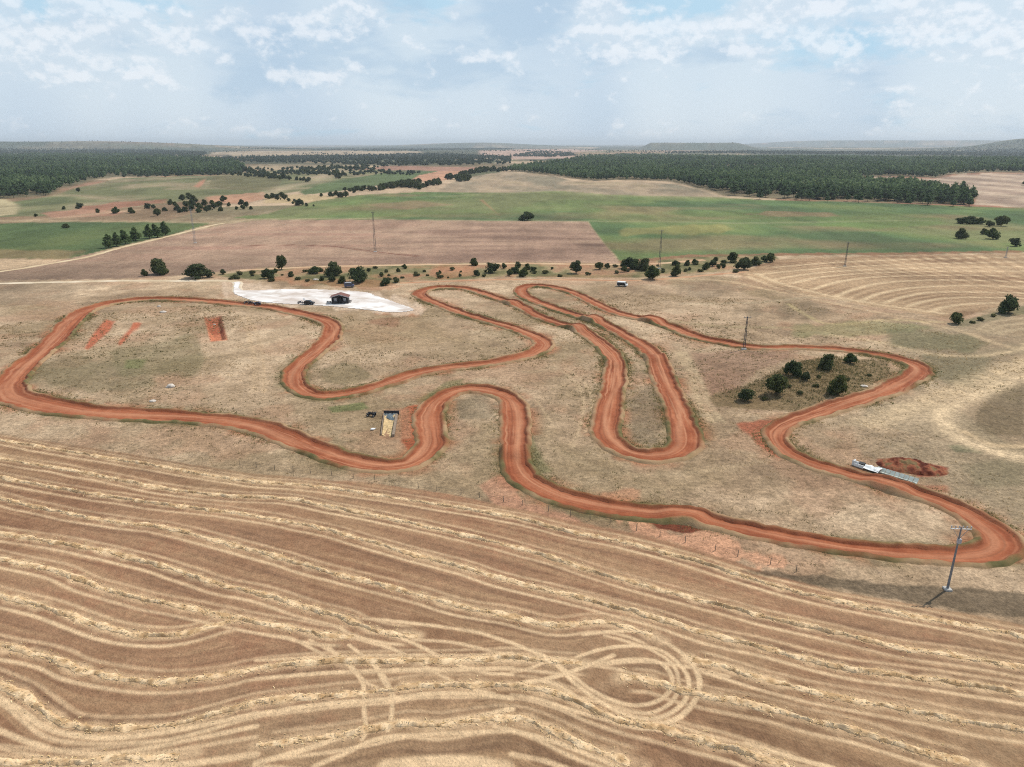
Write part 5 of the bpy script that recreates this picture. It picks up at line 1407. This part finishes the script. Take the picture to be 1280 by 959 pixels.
vv = v_ * np.array([.55, .35, .24]) * (1 + .12 * rg.uniform(-1, 1, (len(v_), 1))) + np.array([0, 0, .2])
np_obj('sack_body', vv, f_, M_WHITE, t); MB().rod((.5, 0, .24), (.7, .03, .3), .07, .12, 7).build('tied_neck', M_WHITE, t)


def rock(u, v, sx, label, seed, flat=.5):
    p = atz(u, v); rg = np.random.default_rng(seed)
    d = v_ * (1 + .35 * (fbm(v_[:, 0] * 1.5 + seed, v_[:, 1] * 1.5 + v_[:, 2], seed, 2)[:, None] - .5)) * np.array([sx, sx * .75, sx * flat]); d[:, 2] = np.maximum(d[:, 2] + sx * flat * .3, -.2)
    o = np_obj('boulder', d + np.array(p), f_, M_ROCK, smooth=False)
    return props(o, label, 'rock')


rock(214, 484, 1.1, "largest pale boulder on the grass inside the left loop", 11, .62); rock(209.5, 484.6, .5, "small boulder touching the largest pale one inside the left loop", 16, .6)
rock(191, 502, .9, "low pale boulder near the lower straight of the left loop", 12, .4); rock(204, 390.5, 1.3, "flat pale slab of rock below the top straight of the left loop", 13, .35); rock(199, 383.5, .8, "small dark-edged rock tight against the top straight of the left loop", 14, .5)
rock(395, 350, 1.4, "pale flat rock on the red scrub behind the gravel yard", 15, .35); rock(1080, 483, 1.0, "pale flat rock on the knoll above the wide right bend", 17, .3)
rock(268, 406, .5, "small rock lying in the bottom of the red pit", 18, .5)

# excavated heap and lined channel by the right straight
a0, a1 = atz(1098, 580), atz(1182, 590)
mid_ = (a0 + a1) / 2
ngx, ngy = 70, 24
gx, gy = np.meshgrid(np.linspace(-1, 1, ngx), np.linspace(-1, 1, ngy))
ax_ = np.array([a1.x - a0.x, a1.y - a0.y]); ln_ = np.linalg.norm(ax_); ax_ = ax_ / ln_; pr_ = np.array([-ax_[1], ax_[0]])
X = mid_.x + gx * ax_[0] * ln_ * .55 + gy * pr_[0] * 3.2; Y = mid_.y + gx * ax_[1] * ln_ * .55 + gy * pr_[1] * 3.2
env = np.clip(1 - gx ** 2 * .95 - gy ** 2 * .95, 0, 1) ** .7
Z = h_base(X.ravel(), Y.ravel()).reshape(X.shape) - .30 + env * (.7 + 1.9 * fbm(X / 2.2, Y / 2.2, 401, 4)) * .95 + .25 * (fbm(X / .6, Y / .6, 403, 3) - .5)
ii, jj = np.meshgrid(np.arange(ngy - 1), np.arange(ngx - 1), indexing='ij'); a = ii * ngx + jj
hc = mixc(st(fbm(X.ravel() / 1.5, Y.ravel() / 1.5, 405, 4), 3), K(88, 46, 35), K(118, 64, 46), K(156, 96, 70), K(126, 106, 74))
o = np_obj('earth_heap', np.stack([X, Y, Z], -1).reshape(-1, 3), np.stack([a, a + 1, a + ngx + 1, a + ngx], -1).reshape(-1, 4), M_REDSOIL, col=hc, smooth=False)
props(o, "long heap of dark red excavated earth behind the grey lined channel", 'earth heap')

b0, b1 = atz(1066, 580.5), atz(1146, 605)
t = thing('drainage_channel', "pale lined drainage channel with a dark mouth beside the right straight", 'channel', b0, math.atan2(b1.y - b0.y, b1.x - b0.x))
LN = (b1 - b0).length
mb = MB()
for i in range(9):
    x0 = LN * (.36 + .64 * i / 9) + .04; x1 = LN * (.36 + .64 * (i + 1) / 9) - .04
    for y0, y1, z0, z1 in ((-.95, -.35, .55, .12), (-.35, .45, .10, .10), (.45, 1.05, .14, .7)):
        q = [(x0, y0, z0), (x1, y0, z0), (x1, y1, z1), (x0, y1, z1)]; q2 = [(x, y, z - .14) for x, y, z in q]
        mb.add(q + q2, [(0, 1, 2, 3), (7, 6, 5, 4), (0, 4, 5, 1), (1, 5, 6, 2), (2, 6, 7, 3), (3, 7, 4, 0)])
mb.build('lining', M_LINER, t)
rg = np.random.default_rng(21); ng = 14
gx, gy = np.meshgrid(np.linspace(LN * .20, LN * .44, ng), np.linspace(-1.2, 1.1, ng))
zz = .75 + .5 * fbm(gx * 1.6, gy * 1.6, 411, 3) - .35 * np.abs(gy) - .2
ii, jj = np.meshgrid(np.arange(ng - 1), np.arange(ng - 1), indexing='ij'); a = ii * ng + jj
fq = np.stack([a, a + 1, a + ng + 1, a + ng], -1).reshape(-1, 4)
vt = np.stack([gx, gy, zz], -1).reshape(-1, 3)
np_obj('crumpled_sheet', np.vstack([vt, vt - np.array([0, 0, .04])]), np.vstack([fq, fq[:, ::-1] + ng * ng]), M_SHEET, t, smooth=False)
mb = MB(); mb.box((LN * .13, .25, .35), (LN * .10, 1.1, .8)); mb.build('mouth', M_BLACK, t)
mb = MB(); mb.box((LN * .05, -.35, .5), (LN * .11, .16, 1.1), R(-6)); mb.box((LN * .12, -.75, .4), (LN * .16, .14, .6), R(-4)); mb.box((0.1, .2, .45), (.16, 1.2, .9)); mb.build('headwall', M_SHEET, t)

# ------------------------------------------------------------------ air
hz = MB(); S_ = 47000; top = 190.0; bot = -60.0
hz.add([(-S_, -S_, bot), (S_, -S_, bot), (S_, S_, bot), (-S_, S_, bot), (-S_, -S_, top), (S_, -S_, top), (S_, S_, top), (-S_, S_, top)], [(0, 3, 2, 1), (4, 5, 6, 7), (0, 1, 5, 4), (1, 2, 6, 5), (2, 3, 7, 6), (3, 0, 4, 7)])
mh = bpy.data.materials.new('haze_air'); mh.use_nodes = True; nt = mh.node_tree; nt.nodes.clear()
out = nt.nodes.new('ShaderNodeOutputMaterial'); pv = nt.nodes.new('ShaderNodeVolumePrincipled')
pv.inputs['Color'].default_value = (.84, .92, 1.0, 1); pv.inputs['Density'].default_value = 0.000062; pv.inputs['Anisotropy'].default_value = 0.1
nt.links.new(pv.outputs[0], out.inputs['Volume'])
ho = hz.build('haze', mh); props(ho, "thin bluish summer haze in the air", None, None, 'stuff')

# ------------------------------------------------------------------ sky
wd_ = bpy.data.worlds.new('World'); scene.world = wd_; wd_.use_nodes = True
nt = wd_.node_tree; nt.nodes.clear(); Lk = nt.links.new
nd = lambda t_, **kw: nt.nodes.new(t_)
out = nd('ShaderNodeOutputWorld')
sky = nd('ShaderNodeTexSky'); sky.sky_type = 'NISHITA'; sky.sun_disc = False; sky.sun_elevation = SUN_EL; sky.sun_rotation = SUN_AZ; sky.altitude = 900; sky.dust_density = 1.5; sky.air_density = 1.0
bg1 = nd('ShaderNodeBackground'); bg1.inputs['Strength'].default_value = 0.10; Lk(sky.outputs[0], bg1.inputs['Color'])
tc = nd('ShaderNodeTexCoord'); sp = nd('ShaderNodeSeparateXYZ'); Lk(tc.outputs['Generated'], sp.inputs[0])


def math_(op, a, b=None, clamp=False):
    m = nd('ShaderNodeMath'); m.operation = op; m.use_clamp = clamp
    for i, v in enumerate((a, b)):
        if v is None: continue
        if isinstance(v, (int, float)): m.inputs[i].default_value = v
        else: Lk(v, m.inputs[i])
    return m.outputs[0]


def ramp_(v, a, b, c=0.0, d=1.0):
    m = nd('ShaderNodeMapRange'); m.interpolation_type = 'SMOOTHSTEP'; Lk(v, m.inputs[0])
    m.inputs[1].default_value = a; m.inputs[2].default_value = b; m.inputs[3].default_value = c; m.inputs[4].default_value = d
    return m.outputs[0]


az_ = math_('ARCTAN2', sp.outputs[0], sp.outputs[1]); el_ = math_('ARCSINE', sp.outputs[2])


def cloud_noise(sx, sz, detail, rough, off, dist=0.0):
    cb = nd('ShaderNodeCombineXYZ'); Lk(math_('MULTIPLY', az_, sx), cb.inputs[0]); Lk(math_('MULTIPLY', el_, sz), cb.inputs[1]); cb.inputs[2].default_value = off
    n_ = nd('ShaderNodeTexNoise'); n_.inputs['Scale'].default_value = 1; n_.inputs['Detail'].default_value = detail; n_.inputs['Roughness'].default_value = rough; n_.inputs['Distortion'].default_value = dist
    Lk(cb.outputs[0], n_.inputs['Vector']); return n_.outputs[0]


def mix_(f, a, b):
    m = nd('ShaderNodeMix'); m.data_type = 'RGBA'
    (Lk(f, m.inputs[0]) if not isinstance(f, (int, float)) else setattr(m.inputs[0], 'default_value', f))
    for i, v in ((6, a), (7, b)):
        if isinstance(v, tuple): m.inputs[i].default_value = (*v, 1)
        else: Lk(v, m.inputs[i])
    return m.outputs[2]


SK = lambda r, g, b: tuple(float(x) for x in lin((r, g, b)))
veil = mix_(ramp_(el_, 0.0, .16), SK(211, 223, 233), SK(202, 218, 230))


def direction(u, v):
    d = FWD + RT * (u - CX) / F - UP * (v - CY) / F
    return math.atan2(d[0], d[1]), math.asin(d[2] / np.linalg.norm(d))


def bank(u, v, su, sv):
    """soft weight around one direction of the sky: where a bank of cloud stands"""
    a, e = direction(u, v)
    x = math_('MULTIPLY', math_('SUBTRACT', az_, a), F / su); y = math_('MULTIPLY', math_('SUBTRACT', el_, e), F / sv)
    q = math_('ADD', math_('MULTIPLY', x, x), math_('MULTIPLY', y, y))
    return math_('POWER', 2.718, math_('MULTIPLY', q, -1.0))


def total(bs):
    t = bs[0]
    for b_ in bs[1:]: t = math_('ADD', t, b_)
    return t


rain = ramp_(cloud_noise(3.2, 1.2, 2, .5, 3.1), .42, .62)
veil = mix_(math_('MULTIPLY', rain, .9), veil, SK(182, 202, 222))
gaps = ramp_(math_('ADD', cloud_noise(8, 24, 5, .6, 9.7, .3), math_('MULTIPLY', total([bank(525, 4, 60, 22), bank(815, 6, 50, 26), bank(1075, 34, 60, 34), bank(90, 8, 120, 14), bank(900, 4, 50, 12)]), .28)), .58, .78)
veil = mix_(math_('MULTIPLY', gaps, .55), veil, SK(156, 204, 230))
grey = ramp_(math_('ADD', cloud_noise(7, 20, 6, .55, 5.2, .2), math_('MULTIPLY', total([bank(650, 28, 95, 36), bank(860, 72, 130, 16), bank(440, 42, 60, 10), bank(575, 80, 60, 8), bank(330, 70, 120, 40)]), .26)), .56, .74)
veil = mix_(math_('MULTIPLY', grey, .62), veil, SK(170, 195, 217))
PB = [bank(435, 24, 55, 22), bank(735, 30, 42, 34), bank(790, 38, 40, 26), bank(850, 44, 40, 20), bank(980, 48, 60, 22), bank(575, 70, 45, 14), bank(300, 26, 55, 14), bank(140, 12, 70, 14), bank(60, 60, 90, 36), bank(225, 52, 40, 18), bank(120, 88, 60, 16), bank(1180, 22, 110, 34), bank(940, 14, 70, 16), bank(10, 40, 24, 22), bank(400, 95, 60, 8), bank(1240, 50, 60, 16), bank(1060, 8, 60, 10)]
pb = math_('MULTIPLY', total(PB), .21)
n0 = cloud_noise(25, 36, 9, .58, 1.3, .05)
cb2 = nd('ShaderNodeCombineXYZ'); Lk(math_('MULTIPLY', az_, 25), cb2.inputs[0]); Lk(math_('ADD', math_('MULTIPLY', el_, 36), .28), cb2.inputs[1]); cb2.inputs[2].default_value = 1.3
n1_ = nd('ShaderNodeTexNoise'); n1_.inputs['Scale'].default_value = 1; n1_.inputs['Detail'].default_value = 5; n1_.inputs['Roughness'].default_value = .6; n1_.inputs['Distortion'].default_value = .08
Lk(cb2.outputs[0], n1_.inputs['Vector'])
lit = ramp_(math_('SUBTRACT', n0, n1_.outputs[0]), -.08, .10)
puff = ramp_(math_('ADD', n0, pb), .56, .74)
pcol = mix_(lit, SK(204, 218, 230), SK(236, 240, 245))
veil = mix_(math_('MULTIPLY', puff, .7), veil, pcol)
bg2 = nd('ShaderNodeBackground'); Lk(veil, bg2.inputs['Color']); bg2.inputs['Strength'].default_value = 1.0
cover = ramp_(el_, .25, .75, .93, .62)
ms = nd('ShaderNodeMixShader'); Lk(cover, ms.inputs[0]); Lk(bg1.outputs[0], ms.inputs[1]); Lk(bg2.outputs[0], ms.inputs[2]); Lk(ms.outputs[0], out.inputs[0])

sun = bpy.data.lights.new('sun', 'SUN'); sun.energy = 3.5; sun.angle = R(0.53); sun.color = (1.0, .935, .83)
so = link(bpy.data.objects.new('sun', sun))
dv = Vector((math.sin(SUN_AZ) * math.cos(SUN_EL), math.cos(SUN_AZ) * math.cos(SUN_EL), math.sin(SUN_EL)))
so.rotation_euler = dv.to_track_quat('Z', 'Y').to_euler(); so.location = (0, 0, 120)

# ------------------------------------------------------------------ camera and render settings
cam = bpy.data.cameras.new('camera'); cam.sensor_fit = 'HORIZONTAL'; cam.sensor_width = 36; cam.lens = F / 1280 * 36
cam.clip_start = 1; cam.clip_end = 120000
co = link(bpy.data.objects.new('camera', cam)); co.location = (0, 0, CAMH); co.rotation_euler = (math.pi / 2 - PITCH, 0, 0)
scene.camera = co
vs = scene.view_settings; vs.view_transform = 'Standard'; vs.look = 'None'; vs.exposure = EXPOSURE; vs.gamma = 1
cy = scene.cycles
cy.max_bounces = 6; cy.diffuse_bounces = 1; cy.glossy_bounces = 2; cy.transmission_bounces = 2; cy.volume_bounces = 0; cy.transparent_max_bounces = 4
cy.use_denoising = False
cy.filter_width = 1.1
try:
    cy.denoiser = 'OPENIMAGEDENOISE'; cy.denoising_prefilter = 'ACCURATE'; cy.denoising_input_passes = 'RGB_ALBEDO_NORMAL'
except Exception:
    pass
cy.use_adaptive_sampling = False
